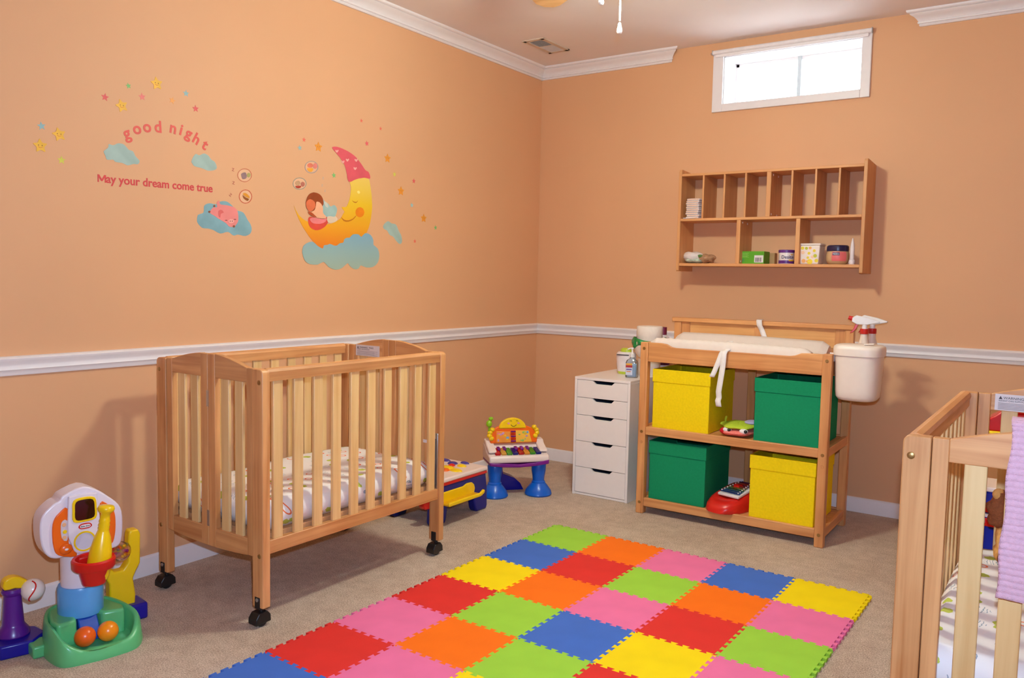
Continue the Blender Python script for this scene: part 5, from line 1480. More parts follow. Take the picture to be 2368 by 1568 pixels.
# ================================================================== vinyl wall stickers on the left wall
DECAL={
 'cloud1':[(-3097,1728),(-3092,1734),(-3084,1740),(-3079,1745),(-3077,1751),(-3078,1755),(-3076,1759),(-3072,1759),(-3065,1757),(-3059,1757),(-3051,1760),(-3044,1765),(-3036,1768),(-3028,1768),(-3021,1768),(-3013,1765),(-3007,1760),(-3001,1754),(-2995,1748),(-2989,1747),(-2982,1746),(-2977,1744),(-2974,1740),(-2971,1734),(-2968,1728),(-2962,1722),(-2955,1716),(-2950,1711),(-2950,1705),(-2953,1700),(-2957,1696),(-2963,1695),(-2970,1695),(-2978,1694),(-2985,1691),(-2993,1688),(-3001,1686),(-3008,1688),(-3016,1691),(-3024,1693),(-3033,1693),(-3043,1693),(-3051,1694),(-3054,1696),(-3056,1699),(-3060,1701),(-3067,1700),(-3077,1698),(-3084,1698),(-3087,1701),(-3089,1707),(-3090,1712),(-3093,1717),(-3096,1723)],
 'cloud2':[(-2715,1740),(-2711,1750),(-2704,1762),(-2696,1771),(-2690,1772),(-2684,1769),(-2678,1768),(-2670,1771),(-2662,1776),(-2653,1779),(-2646,1778),(-2638,1775),(-2632,1772),(-2627,1767),(-2623,1762),(-2618,1757),(-2613,1755),(-2607,1753),(-2602,1750),(-2597,1744),(-2593,1736),(-2591,1730),(-2591,1724),(-2594,1720),(-2599,1716),(-2609,1712),(-2623,1709),(-2635,1708),(-2644,1709),(-2653,1712),(-2662,1714),(-2675,1716),(-2689,1717),(-2700,1719),(-2706,1722),(-2709,1726),(-2711,1729),(-2714,1732),(-2716,1735)],
 'pigcloud':[(-2691,1490),(-2691,1498),(-2689,1507),(-2686,1514),(-2677,1518),(-2667,1521),(-2659,1526),(-2657,1535),(-2657,1545),(-2656,1554),(-2649,1561),(-2641,1565),(-2631,1568),(-2620,1568),(-2608,1566),(-2598,1566),(-2590,1570),(-2583,1576),(-2575,1580),(-2564,1583),(-2552,1584),(-2541,1583),(-2531,1579),(-2521,1573),(-2512,1566),(-2505,1560),(-2498,1553),(-2489,1548),(-2478,1546),(-2465,1545),(-2454,1541),(-2446,1533),(-2439,1523),(-2433,1513),(-2425,1503),(-2417,1494),(-2412,1484),(-2409,1474),(-2409,1463),(-2412,1454),(-2419,1446),(-2430,1440),(-2442,1436),(-2456,1436),(-2471,1439),(-2484,1440),(-2493,1438),(-2500,1435),(-2507,1435),(-2516,1439),(-2526,1446),(-2536,1449),(-2549,1447),(-2563,1442),(-2576,1440),(-2588,1443),(-2599,1448),(-2610,1453),(-2619,1455),(-2628,1457),(-2637,1458),(-2647,1458),(-2656,1458),(-2665,1459),(-2673,1464),(-2680,1470),(-2686,1476),(-2689,1481),(-2691,1485)],
 'pig':[(-2628,1528),(-2626,1535),(-2619,1544),(-2612,1551),(-2604,1553),(-2596,1553),(-2591,1555),(-2591,1560),(-2593,1568),(-2593,1574),(-2590,1579),(-2585,1583),(-2581,1584),(-2579,1580),(-2578,1573),(-2575,1568),(-2568,1567),(-2558,1567),(-2547,1567),(-2534,1566),(-2519,1564),(-2507,1562),(-2498,1558),(-2491,1553),(-2486,1546),(-2483,1535),(-2481,1521),(-2481,1509),(-2482,1501),(-2485,1495),(-2489,1489),(-2494,1483),(-2500,1477),(-2507,1473),(-2515,1472),(-2523,1472),(-2530,1474),(-2536,1478),(-2541,1483),(-2547,1488),(-2558,1493),(-2570,1498),(-2581,1503),(-2590,1507),(-2596,1511),(-2604,1515),(-2613,1519),(-2623,1523)],
 'pigear':[(-2584,1539),(-2580,1542),(-2575,1544),(-2570,1544),(-2565,1542),(-2560,1537),(-2558,1533),(-2562,1531),(-2568,1529),(-2573,1526),(-2574,1521),(-2575,1514),(-2576,1510),(-2578,1510),(-2582,1513),(-2584,1517),(-2585,1524),(-2585,1532)],
 'pigsnout':[(-2504,1499),(-2506,1494),(-2512,1491),(-2520,1489),(-2528,1490),(-2533,1493),(-2535,1497),(-2533,1501),(-2527,1505),(-2520,1507),(-2512,1506),(-2506,1503)],
 'pighoof0':[(-2600,1558),(-2602,1555),(-2606,1553),(-2610,1554),(-2612,1557),(-2610,1561),(-2606,1563),(-2602,1562)],
 'pighoof1':[(-2625,1532),(-2627,1528),(-2631,1526),(-2635,1527),(-2637,1531),(-2635,1534),(-2631,1536),(-2627,1535)],
 'pighoof2':[(-2499,1476),(-2501,1472),(-2506,1470),(-2510,1472),(-2512,1475),(-2510,1479),(-2506,1481),(-2501,1480)],
 'pigeye0':[(-2539,1501),(-2541,1499),(-2546,1498),(-2551,1499),(-2553,1500),(-2551,1501),(-2546,1502),(-2541,1502)],
 'pigeye1':[(-2493,1508),(-2495,1506),(-2500,1505),(-2505,1506),(-2507,1507),(-2505,1508),(-2500,1509),(-2495,1509)],
 'pignost0':[(-2523,1498),(-2523,1496),(-2525,1495),(-2527,1496),(-2527,1497),(-2527,1499),(-2525,1500),(-2523,1499)],
 'pignost1':[(-2512,1498),(-2512,1497),(-2514,1496),(-2516,1496),(-2516,1498),(-2516,1500),(-2514,1501),(-2512,1500)],
 'bubA':[(-2406,1714),(-2408,1704),(-2414,1695),(-2423,1687),(-2434,1681),(-2446,1678),(-2458,1679),(-2469,1682),(-2477,1688),(-2483,1696),(-2485,1705),(-2483,1714),(-2477,1724),(-2468,1731),(-2458,1737),(-2445,1740),(-2433,1740),(-2422,1737),(-2414,1731),(-2408,1723)],
 'bubA_in':[(-2410,1713),(-2412,1704),(-2417,1696),(-2425,1689),(-2435,1684),(-2446,1682),(-2457,1682),(-2466,1685),(-2474,1690),(-2479,1697),(-2481,1705),(-2479,1714),(-2474,1722),(-2466,1729),(-2456,1734),(-2445,1736),(-2435,1736),(-2425,1734),(-2417,1728),(-2412,1721)],
 'bubB':[(-2405,1617),(-2407,1607),(-2412,1598),(-2420,1590),(-2430,1585),(-2442,1582),(-2453,1583),(-2463,1587),(-2470,1593),(-2475,1601),(-2477,1611),(-2475,1621),(-2470,1630),(-2462,1638),(-2452,1643),(-2441,1646),(-2430,1645),(-2420,1642),(-2412,1635),(-2407,1627)],
 'bubB_in':[(-2409,1617),(-2411,1608),(-2416,1600),(-2423,1593),(-2432,1588),(-2442,1586),(-2451,1586),(-2460,1590),(-2467,1595),(-2471,1603),(-2473,1611),(-2471,1620),(-2467,1628),(-2460,1635),(-2451,1640),(-2441,1642),(-2431,1642),(-2423,1639),(-2416,1633),(-2411,1626)],
 'bubC':[(-2010,1798),(-2012,1788),(-2019,1779),(-2028,1771),(-2040,1765),(-2054,1762),(-2067,1762),(-2079,1765),(-2089,1771),(-2095,1778),(-2097,1787),(-2095,1797),(-2089,1806),(-2079,1814),(-2067,1820),(-2054,1823),(-2041,1823),(-2028,1820),(-2019,1815),(-2012,1807)],
 'bubC_in':[(-2015,1797),(-2017,1789),(-2023,1781),(-2031,1774),(-2042,1769),(-2054,1766),(-2066,1766),(-2077,1768),(-2085,1773),(-2090,1780),(-2092,1788),(-2090,1796),(-2085,1805),(-2077,1811),(-2066,1817),(-2054,1819),(-2042,1820),(-2031,1817),(-2023,1812),(-2017,1805)],
 'bubD':[(-2085,1709),(-2087,1700),(-2094,1691),(-2103,1683),(-2115,1678),(-2129,1675),(-2142,1675),(-2154,1678),(-2163,1684),(-2169,1691),(-2171,1700),(-2169,1709),(-2163,1718),(-2154,1726),(-2142,1731),(-2129,1734),(-2115,1734),(-2103,1731),(-2094,1726),(-2087,1718)],
 'bubD_in':[(-2090,1708),(-2092,1700),(-2097,1692),(-2106,1686),(-2117,1681),(-2129,1679),(-2140,1679),(-2151,1681),(-2159,1686),(-2165,1693),(-2166,1701),(-2165,1709),(-2159,1716),(-2151,1723),(-2140,1728),(-2129,1730),(-2117,1730),(-2106,1728),(-2098,1723),(-2092,1716)],
 'bubA_1':[(-2465,1713),(-2457,1719),(-2447,1722),(-2441,1722),(-2438,1718),(-2435,1709),(-2436,1699),(-2443,1693),(-2452,1691),(-2456,1691),(-2460,1694),(-2464,1703)],
 'bubA_2':[(-2414,1714),(-2417,1706),(-2424,1702),(-2431,1704),(-2434,1711),(-2431,1719),(-2424,1723),(-2417,1721)],
 'bubB_1':[(-2456,1625),(-2451,1629),(-2441,1630),(-2431,1625),(-2422,1618),(-2419,1612),(-2421,1608),(-2430,1610),(-2441,1614),(-2451,1620)],
 'bubB_2':[(-2457,1619),(-2450,1615),(-2440,1609),(-2430,1607),(-2423,1604),(-2426,1599),(-2432,1595),(-2443,1599),(-2453,1606),(-2457,1614)],
 'bubC_1':[(-2044,1802),(-2048,1794),(-2057,1789),(-2068,1788),(-2077,1791),(-2081,1797),(-2077,1805),(-2068,1810),(-2057,1811),(-2048,1808)],
 'bubC_2':[(-2017,1802),(-2019,1794),(-2026,1788),(-2035,1787),(-2042,1791),(-2045,1799),(-2042,1808),(-2035,1814),(-2026,1815),(-2019,1810)],
 'bubC_3':[(-2082,1784),(-2063,1787),(-2043,1787),(-2044,1780),(-2052,1771),(-2062,1768),(-2071,1769),(-2080,1776)],
 'bubD_1':[(-2124,1708),(-2127,1700),(-2135,1695),(-2145,1694),(-2153,1698),(-2156,1704),(-2153,1711),(-2145,1716),(-2135,1718),(-2127,1714)],
 'bubD_2':[(-2097,1705),(-2099,1698),(-2106,1693),(-2113,1692),(-2119,1696),(-2122,1703),(-2119,1710),(-2113,1715),(-2106,1715),(-2099,1712)],
 'bubD_3':[(-2154,1691),(-2137,1694),(-2120,1695),(-2120,1690),(-2126,1684),(-2137,1681),(-2147,1682),(-2154,1686)],
 'moon':[(-2164,1596),(-2160,1585),(-2152,1568),(-2143,1550),(-2134,1534),(-2124,1519),(-2113,1504),(-2100,1487),(-2085,1471),(-2071,1455),(-2057,1442),(-2043,1430),(-2028,1419),(-2014,1410),(-1999,1401),(-1981,1397),(-1958,1396),(-1932,1399),(-1904,1404),(-1874,1409),(-1842,1416),(-1813,1423),(-1789,1429),(-1769,1436),(-1750,1443),(-1730,1451),(-1711,1460),(-1694,1472),(-1680,1486),(-1668,1504),(-1658,1523),(-1649,1548),(-1642,1575),(-1638,1601),(-1635,1625),(-1635,1648),(-1637,1671),(-1639,1693),(-1643,1714),(-1647,1734),(-1652,1754),(-1657,1772),(-1668,1784),(-1688,1787),(-1713,1784),(-1737,1779),(-1759,1773),(-1781,1765),(-1795,1756),(-1798,1745),(-1793,1733),(-1790,1720),(-1790,1705),(-1792,1690),(-1795,1674),(-1800,1657),(-1807,1640),(-1814,1627),(-1819,1620),(-1824,1618),(-1829,1616),(-1838,1615),(-1848,1615),(-1854,1614),(-1853,1611),(-1849,1606),(-1844,1602),(-1840,1599),(-1836,1596),(-1834,1593),(-1836,1588),(-1840,1584),(-1844,1579),(-1848,1573),(-1851,1568),(-1856,1562),(-1860,1557),(-1866,1552),(-1875,1547),(-1887,1540),(-1903,1533),(-1920,1527),(-1936,1523),(-1953,1521),(-1971,1520),(-1992,1519),(-2014,1520),(-2036,1521),(-2056,1523),(-2075,1525),(-2092,1529),(-2105,1535),(-2116,1541),(-2126,1548),(-2136,1556),(-2143,1565),(-2150,1573),(-2157,1583),(-2162,1593)],
 'hat':[(-1921,1906),(-1916,1910),(-1903,1913),(-1888,1914),(-1871,1913),(-1851,1910),(-1831,1906),(-1810,1901),(-1789,1894),(-1769,1886),(-1751,1876),(-1736,1864),(-1721,1852),(-1709,1841),(-1698,1830),(-1689,1822),(-1680,1818),(-1671,1816),(-1664,1813),(-1659,1807),(-1654,1799),(-1652,1792),(-1651,1786),(-1652,1782),(-1658,1779),(-1667,1779),(-1681,1780),(-1697,1780),(-1714,1776),(-1734,1772),(-1752,1766),(-1770,1759),(-1786,1751),(-1799,1747),(-1807,1749),(-1812,1755),(-1815,1762),(-1817,1768),(-1817,1775),(-1819,1784),(-1823,1798),(-1828,1813),(-1834,1827),(-1842,1838),(-1852,1848),(-1861,1857),(-1871,1866),(-1881,1873),(-1891,1881),(-1904,1890),(-1916,1899)],
 'hatheart0':[(-1889,1884),(-1896,1887),(-1900,1893),(-1899,1896),(-1896,1898),(-1893,1896),(-1889,1895),(-1886,1897),(-1883,1900),(-1879,1899),(-1878,1896),(-1883,1889)],
 'hatheart1':[(-1817,1848),(-1824,1852),(-1828,1858),(-1827,1861),(-1824,1863),(-1821,1861),(-1817,1860),(-1813,1862),(-1810,1865),(-1807,1864),(-1805,1861),(-1810,1854)],
 'hatheart2':[(-1755,1855),(-1762,1859),(-1767,1864),(-1766,1868),(-1763,1870),(-1759,1868),(-1755,1866),(-1752,1869),(-1748,1872),(-1745,1871),(-1744,1867),(-1748,1860)],
 'hatheart3':[(-1848,1835),(-1855,1839),(-1860,1844),(-1859,1848),(-1855,1850),(-1852,1848),(-1848,1846),(-1845,1849),(-1841,1852),(-1838,1850),(-1837,1847),(-1841,1840)],
 'hatheart4':[(-1762,1812),(-1769,1815),(-1774,1821),(-1773,1825),(-1769,1827),(-1766,1825),(-1762,1823),(-1759,1826),(-1755,1828),(-1752,1827),(-1750,1824),(-1755,1817)],
 'cheek':[(-1693,1600),(-1696,1589),(-1703,1580),(-1713,1574),(-1725,1571),(-1738,1572),(-1748,1577),(-1755,1585),(-1757,1595),(-1755,1605),(-1748,1614),(-1738,1621),(-1726,1624),(-1713,1622),(-1703,1618),(-1696,1609)],
 'moonsmile':[(-1857,1563),(-1850,1558),(-1837,1551),(-1822,1549),(-1806,1550),(-1790,1555),(-1774,1562),(-1759,1574),(-1749,1581),(-1756,1571),(-1770,1558),(-1787,1549),(-1806,1543),(-1824,1541),(-1840,1544),(-1852,1554)],
 'mooneye':[(-1781,1654),(-1776,1652),(-1767,1649),(-1759,1649),(-1751,1649),(-1744,1654),(-1740,1657),(-1743,1652),(-1750,1645),(-1758,1643),(-1767,1644),(-1776,1649)],
 'moonhighlight':[(-1748,1701),(-1743,1706),(-1736,1709),(-1729,1706),(-1724,1701),(-1728,1695),(-1736,1692),(-1743,1696)],
 'hair':[(-2091,1620),(-2087,1632),(-2082,1644),(-2075,1654),(-2066,1662),(-2055,1667),(-2043,1671),(-2031,1671),(-2019,1670),(-2008,1667),(-1999,1663),(-1992,1658),(-1986,1651),(-1981,1643),(-1978,1633),(-1977,1625),(-1978,1617),(-1982,1610),(-1986,1606),(-1991,1610),(-1998,1617),(-2004,1622),(-2010,1626),(-2017,1627),(-2022,1626),(-2024,1621),(-2026,1612),(-2027,1604),(-2030,1597),(-2033,1590),(-2037,1584),(-2045,1580),(-2055,1576),(-2064,1575),(-2073,1578),(-2081,1584),(-2086,1591),(-2090,1600),(-2091,1610)],
 'hair_light':[(-2087,1621),(-2077,1631),(-2064,1636),(-2049,1633),(-2036,1625),(-2031,1614),(-2032,1601),(-2040,1590),(-2050,1581),(-2061,1576),(-2071,1576),(-2081,1585),(-2088,1597),(-2090,1609)],
 'skin':[(-2022,1627),(-2015,1628),(-2005,1626),(-1997,1622),(-1991,1617),(-1986,1610),(-1982,1602),(-1981,1593),(-1982,1584),(-1980,1575),(-1974,1568),(-1965,1563),(-1960,1557),(-1960,1553),(-1963,1548),(-1971,1546),(-1988,1544),(-2010,1545),(-2029,1547),(-2042,1553),(-2052,1562),(-2057,1569),(-2053,1575),(-2044,1579),(-2036,1584),(-2032,1591),(-2030,1599),(-2027,1607),(-2026,1615),(-2025,1623)],
 'braid':[(-2079,1573),(-2070,1574),(-2057,1572),(-2046,1567),(-2036,1560),(-2026,1554),(-2022,1550),(-2030,1550),(-2043,1552),(-2056,1555),(-2068,1561),(-2076,1567)],
 'dress':[(-2076,1536),(-2074,1542),(-2070,1547),(-2064,1550),(-2055,1551),(-2044,1550),(-2032,1550),(-2020,1548),(-2006,1547),(-1993,1547),(-1980,1551),(-1967,1556),(-1957,1558),(-1950,1553),(-1946,1545),(-1945,1536),(-1949,1527),(-1957,1517),(-1967,1507),(-1981,1499),(-1998,1491),(-2014,1487),(-2029,1486),(-2042,1489),(-2053,1493),(-2062,1498),(-2068,1505),(-2072,1512),(-2075,1520),(-2076,1528)],
 'dress_light':[(-2064,1542),(-2051,1546),(-2032,1548),(-2013,1547),(-1993,1546),(-1974,1548),(-1960,1549),(-1958,1542),(-1964,1532),(-1979,1525),(-2000,1519),(-2023,1518),(-2043,1519),(-2054,1523),(-2061,1529),(-2065,1535)],
 'bunny':[(-1984,1638),(-1979,1641),(-1972,1636),(-1964,1631),(-1957,1628),(-1950,1625),(-1944,1622),(-1939,1618),(-1936,1613),(-1931,1611),(-1923,1613),(-1914,1618),(-1905,1620),(-1897,1616),(-1890,1609),(-1886,1602),(-1887,1592),(-1890,1582),(-1894,1573),(-1896,1568),(-1899,1564),(-1905,1561),(-1916,1561),(-1929,1562),(-1942,1561),(-1953,1558),(-1963,1555),(-1971,1554),(-1976,1557),(-1980,1564),(-1982,1575),(-1984,1595),(-1986,1620)],
 'bunny_light':[(-1975,1633),(-1965,1632),(-1953,1626),(-1947,1615),(-1946,1605),(-1954,1603),(-1964,1607),(-1972,1620)],
 'bunny_body':[(-1953,1558),(-1931,1565),(-1905,1567),(-1890,1561),(-1882,1552),(-1886,1544),(-1897,1537),(-1912,1531),(-1927,1528),(-1940,1529),(-1949,1533),(-1955,1545)],
 'mooncloud':[(-2113,1373),(-2112,1390),(-2106,1405),(-2090,1417),(-2071,1425),(-2056,1428),(-2043,1427),(-2029,1419),(-2014,1409),(-1996,1401),(-1981,1397),(-1977,1404),(-1974,1413),(-1962,1416),(-1949,1417),(-1941,1421),(-1934,1423),(-1921,1420),(-1908,1416),(-1896,1415),(-1885,1417),(-1876,1423),(-1866,1429),(-1854,1431),(-1843,1433),(-1839,1441),(-1836,1450),(-1827,1456),(-1817,1460),(-1807,1460),(-1797,1461),(-1787,1470),(-1774,1479),(-1754,1482),(-1734,1481),(-1723,1474),(-1714,1469),(-1701,1479),(-1686,1490),(-1665,1490),(-1645,1483),(-1632,1470),(-1624,1455),(-1624,1443),(-1623,1431),(-1607,1423),(-1590,1412),(-1581,1394),(-1578,1374),(-1581,1355),(-1589,1338),(-1605,1323),(-1626,1313),(-1651,1309),(-1676,1309),(-1699,1315),(-1717,1320),(-1725,1312),(-1733,1302),(-1748,1298),(-1765,1299),(-1781,1306),(-1796,1315),(-1804,1325),(-1812,1329),(-1829,1317),(-1850,1303),(-1873,1295),(-1896,1293),(-1919,1298),(-1941,1306),(-1958,1320),(-1974,1331),(-1993,1325),(-2014,1316),(-2039,1315),(-2064,1317),(-2081,1323),(-2095,1333),(-2106,1352)],
 'sidecloud':[(-1549,1536),(-1546,1541),(-1542,1547),(-1536,1552),(-1528,1557),(-1519,1563),(-1510,1565),(-1502,1564),(-1493,1559),(-1484,1555),(-1472,1554),(-1460,1554),(-1449,1551),(-1440,1543),(-1433,1531),(-1426,1519),(-1418,1509),(-1409,1500),(-1403,1490),(-1399,1478),(-1397,1466),(-1398,1456),(-1402,1450),(-1408,1446),(-1416,1445),(-1426,1449),(-1437,1456),(-1447,1463),(-1455,1470),(-1462,1478),(-1470,1483),(-1478,1486),(-1488,1488),(-1496,1491),(-1504,1498),(-1511,1507),(-1518,1514),(-1527,1517),(-1536,1519),(-1542,1521),(-1546,1526),(-1549,1531)],
}
STARS=[(-2992, 1998, 12, 'green', 0, 15), (-3088, 1936, 16, 'red', 0, -5), (-2935, 1966, 16, 'pink', 0, 8), (-2802, 1976, 15, 'orange', 0, -15), (-2738, 2017, 15, 'blue', 0, 0), (-2693, 1962, 16, 'red', 0, 5), (-3327, 1788, 16, 'blue', 0, 10), (-3258, 1674, 16, 'lime', 0, 0), (-2871, 2031, 27, 'gold', 1, 10), (-3021, 1915, 26, 'gold', 1, 20), (-3265, 1767, 26, 'gold', 1, 15), (-3333, 1716, 26, 'gold', 1, 5), (-2101, 1918, 12, 'coral', 0, 0), (-2127, 1876, 14, 'blue', 0, 10), (-1717, 2072, 11, 'coral', 0, 0), (-1574, 2054, 11, 'coral', 0, 0), (-1676, 1961, 15, 'pink2', 0, 10), (-1907, 1769, 15, 'green', 0, 10), (-1463, 1824, 15, 'lime', 0, 0), (-1304, 1804, 15, 'red', 0, 0), (-1319, 1668, 15, 'blue', 0, 0), (-1110, 1554, 15, 'green', 0, 10), (-1290, 1466, 12, 'coral', 0, 0), (-2010, 1896, 25, 'gold2', 1, 0), (-1519, 1903, 25, 'gold2', 1, 0), (-1410, 1738, 26, 'gold2', 1, 0), (-1216, 1601, 25, 'gold2', 1, 0)]
LETTERS=[('g', -2998, 1799, 21.8), ('o', -2958, 1831, 14.0), ('o', -2915, 1845, 6.7), ('d', -2868, 1859, 3.2), ('n', -2800, 1858, -9.0), ('i', -2762, 1862, -15.5), ('g', -2731, 1841, -20.2), ('h', -2689, 1836, -29.1), ('t', -2649, 1815, -31.4)]

def vinyl(name, rgb, var=0.03): return plain(name, rgb, 0.5, 0.3, var, 14)
LAYER = 0.0007
def decal_part(key, mat, parent=None, layer=0, name='print', origin=(0, 0)):
    oy, oz = origin
    pts = [(y / 1000.0 - oy, z / 1000.0 - oz) for y, z in DECAL[key]]
    clean = [pts[0]]
    for p in pts[1:]:
        if abs(p[0] - clean[-1][0]) + abs(p[1] - clean[-1][1]) > 4e-4:
            clean.append(p)
    return MB().prism(clean, 'x', 0.0002 + layer * LAYER, 0.0002 + (layer + 1) * LAYER).build(name, mat, parent)
def centre(key):
    ys = [p[0] for p in DECAL[key]]; zs = [p[1] for p in DECAL[key]]
    return ((min(ys) + max(ys)) / 2000.0, (min(zs) + max(zs)) / 2000.0)

SKY_V = vinyl('vinyl_sky', (164, 186, 176), 0.10)
# single clouds
for key, lb in (('cloud1', 'larger pale blue cloud sticker under the letters good'), ('cloud2', 'small pale blue cloud sticker under the letters night'), ('sidecloud', 'slanted pale blue cloud sticker right of the moon')):
    c = centre(key)
    o = decal_part(key, SKY_V, None, 0, 'cloud_sticker', c)
    o.location = (0, c[0], c[1])
    tag(o, lb, 'wall sticker', 'cloud stickers')

# stars
SC = {'green': (126, 190, 110), 'red': (226, 96, 92), 'pink': (236, 128, 120), 'orange': (240, 166, 92), 'blue': (150, 184, 184), 'lime': (214, 208, 84), 'gold': (240, 184, 66), 'coral': (232, 110, 86), 'pink2': (230, 96, 100), 'gold2': (232, 150, 48)}
WORD = {'green': 'green', 'red': 'red', 'pink': 'pink', 'orange': 'orange', 'blue': 'pale blue', 'lime': 'yellow green', 'gold': 'smiling yellow', 'coral': 'coral red', 'pink2': 'rose', 'gold2': 'golden'}
STAR_LABELS = [
    'green star sticker at the top of the arc above good night', 'red star sticker at the left end of the arc above good night', 'pink star sticker between two smiling stars above good night',
    'orange star sticker in the arc above the word night', 'pale blue star sticker at top right above the word night', 'red star sticker at the right end of the arc above night',
    'pale blue star sticker at far left above the smiling stars', 'yellow green star sticker below the two left smiling stars',
    'smiling yellow star sticker, topmost of the arc above good night', 'smiling yellow star sticker above the letter g of good', 'smiling yellow star sticker, upper of the far left pair', 'smiling yellow star sticker, lower of the far left pair',
    'tiny coral star sticker left of the golden star by the nightcap', 'pale blue star sticker above the bubbles left of the moon', 'tiny coral star sticker, topmost of those above the moon', 'tiny coral star sticker right of the topmost one above the moon',
    'rose star sticker just above the nightcap of the moon', 'green star sticker between the nightcap and the bubbles', 'yellow green star sticker right of the nightcap brim', 'red star sticker furthest right beside the moon face',
    'pale blue star sticker in the right trail below the red star', 'green star sticker at the right end of the star trail', 'tiny coral star sticker below the slanted cloud, lowest of the trail',
    'golden star sticker left of the nightcap tip', 'golden star sticker, highest of three right of the nightcap', 'golden star sticker, middle of three right of the moon', 'golden star sticker, lowest of three right of the moon']
STAR_LABELS[8] = 'smiling yellow star sticker, topmost of the arc above good night'
FACE = vinyl('vinyl_face_brown', (120, 80, 50))
for (y, z, r, c, kind, tilt), lb in zip(STARS, STAR_LABELS):
    y, z, r = y / 1000.0, z / 1000.0, max(r, 5) / 1000.0
    pts = []
    inner = 0.56 if kind else 0.44
    for k in range(10):
        a = R(90 + tilt) + k * math.pi / 5
        rr = r if k % 2 == 0 else r * inner
        pts.append((rr * math.cos(a), rr * math.sin(a)))
    if kind:
        pts = smooth_loop(pts, 3)
    m = vinyl('vinyl_star_' + c, SC[c], 0.08)
    o = MB().prism(pts, 'x', 0.0002, 0.0002 + LAYER * (2 if kind else 1)).build('star_sticker', m, None)
    o.location = (0, y, z)
    tag(o, lb, 'wall sticker', 'star stickers')
    if kind:
        L2 = 0.0002 + LAYER * 2
        for s in (-1, 1):
            MB().lathe([(r * 0.07, 0.0), (r * 0.06, 0.0004), (0.0002, 0.0005)], (L2, s * r * 0.25, r * 0.08), 8, axis=(1, 0, 0)).build('eye', FACE, o)
        MB().tube([(L2, r * 0.28 * (k / 3 - 1), -r * 0.12 - r * 0.12 * (1 - (k / 3 - 1) ** 2)) for k in range(7)], r * 0.030, 5).build('smile', vinyl('vinyl_smile', (226, 110, 70)), o)

# good night, letter by letter on an arc
RED_V = vinyl('vinyl_lettering_red', (226, 92, 80))
gn = thing('lettering_sticker', 'red lettering good night curving over two clouds', 'wall sticker', (0, -2.83, 1.84))
def place_letter(ch, y, z, ang, size, parent, origin, m, bold=0.0016, name='letter'):
    mb = text_mb(ch, size, bold, 0.0004)
    xs = [v[0] for v in mb.v]; ys = [v[1] for v in mb.v]
    cx, cy = (min(xs) + max(xs)) / 2, (min(ys) + max(ys)) / 2
    a = R(ang); out = []
    for x, yy, d in mb.v:
        x -= cx; yy -= cy
        out.append((0.0008 + d, y - origin[0] + x * math.cos(a) - yy * math.sin(a), z - origin[1] + x * math.sin(a) + yy * math.cos(a)))
    mb.v = out
    return mb.build(name, m, parent)
for ch, y, z, ang in LETTERS:
    place_letter(ch, y / 1000.0, z / 1000.0, ang, 0.066, gn, (-2.83, 1.84), RED_V)

RED_V2 = vinyl('vinyl_lettering_crimson', (214, 70, 70))
md = thing('lettering_sticker', 'red line of lettering reading May your dream come true', 'wall sticker', (0, -2.87, 1.61))
words = 'May your dream come true'.split(' ')
full = text_mb('May your dream come true', 0.05, 0.001, 0.0004, 'LEFT')
xs = [v[0] for v in full.v]; fx0, fx1 = min(xs), max(xs)
wid = 0.510; k = wid / (fx1 - fx0)
def islands(mb):
    par = list(range(len(mb.v)))
    def find(a):
        while par[a] != a:
            par[a] = par[par[a]]; a = par[a]
        return a
    key = {}
    for i, p in enumerate(mb.v):
        q = (round(p[0], 6), round(p[1], 6))
        if q in key:
            par[find(i)] = find(key[q])
        key[q] = i
    for f in mb.f:
        for i in f[1:]:
            par[find(i)] = find(f[0])
    groups = {}
    for f in mb.f:
        groups.setdefault(find(f[0]), []).append(f)
    return list(groups.values())
full = text_mb('May your dream come true', 0.05, 0.0010, 0.0004, 'LEFT')
full.v = [(0.0008 + d, -3.123 + 2.87 + (x - fx0) * k, 1.6085 - 1.61 + y * k * 1.02 + (x - fx0) * k * 0.017) for x, y, d in full.v]
h_, w_, s_ = 0.0290, 0.0335, 0.0052
thin = MB().prism([(-0.2530 + a, -0.0015 + b) for a, b in [(0, 0), (0, h_), (1.3 * s_, h_), (w_ / 2, 0.42 * h_), (w_ - 1.3 * s_, h_), (w_, h_), (w_, 0), (w_ - s_, 0), (w_ - s_, 0.68 * h_), (w_ / 2 + 0.5 * s_, 0.16 * h_), (w_ / 2 - 0.5 * s_, 0.16 * h_), (s_, 0.68 * h_), (s_, 0)]], 'x', 0.0004, 0.0012)
thin.build('letter', RED_V2, md)
groups_ = sorted(islands(full), key=lambda fs: min(full.v[i][1] for f in fs for i in f))
mx_ = max(v[1] for v in thin.v)
for fs in [g for g in groups_ if max(full.v[i][1] for f in g for i in f) >  mx_ + 0.006]:
    idx = sorted({i for f in fs for i in f}); mp = {i: n for n, i in enumerate(idx)}
    MB()._add([full.v[i] for i in idx], [tuple(mp[i] for i in f) for f in fs]).build('letter', RED_V2, md)

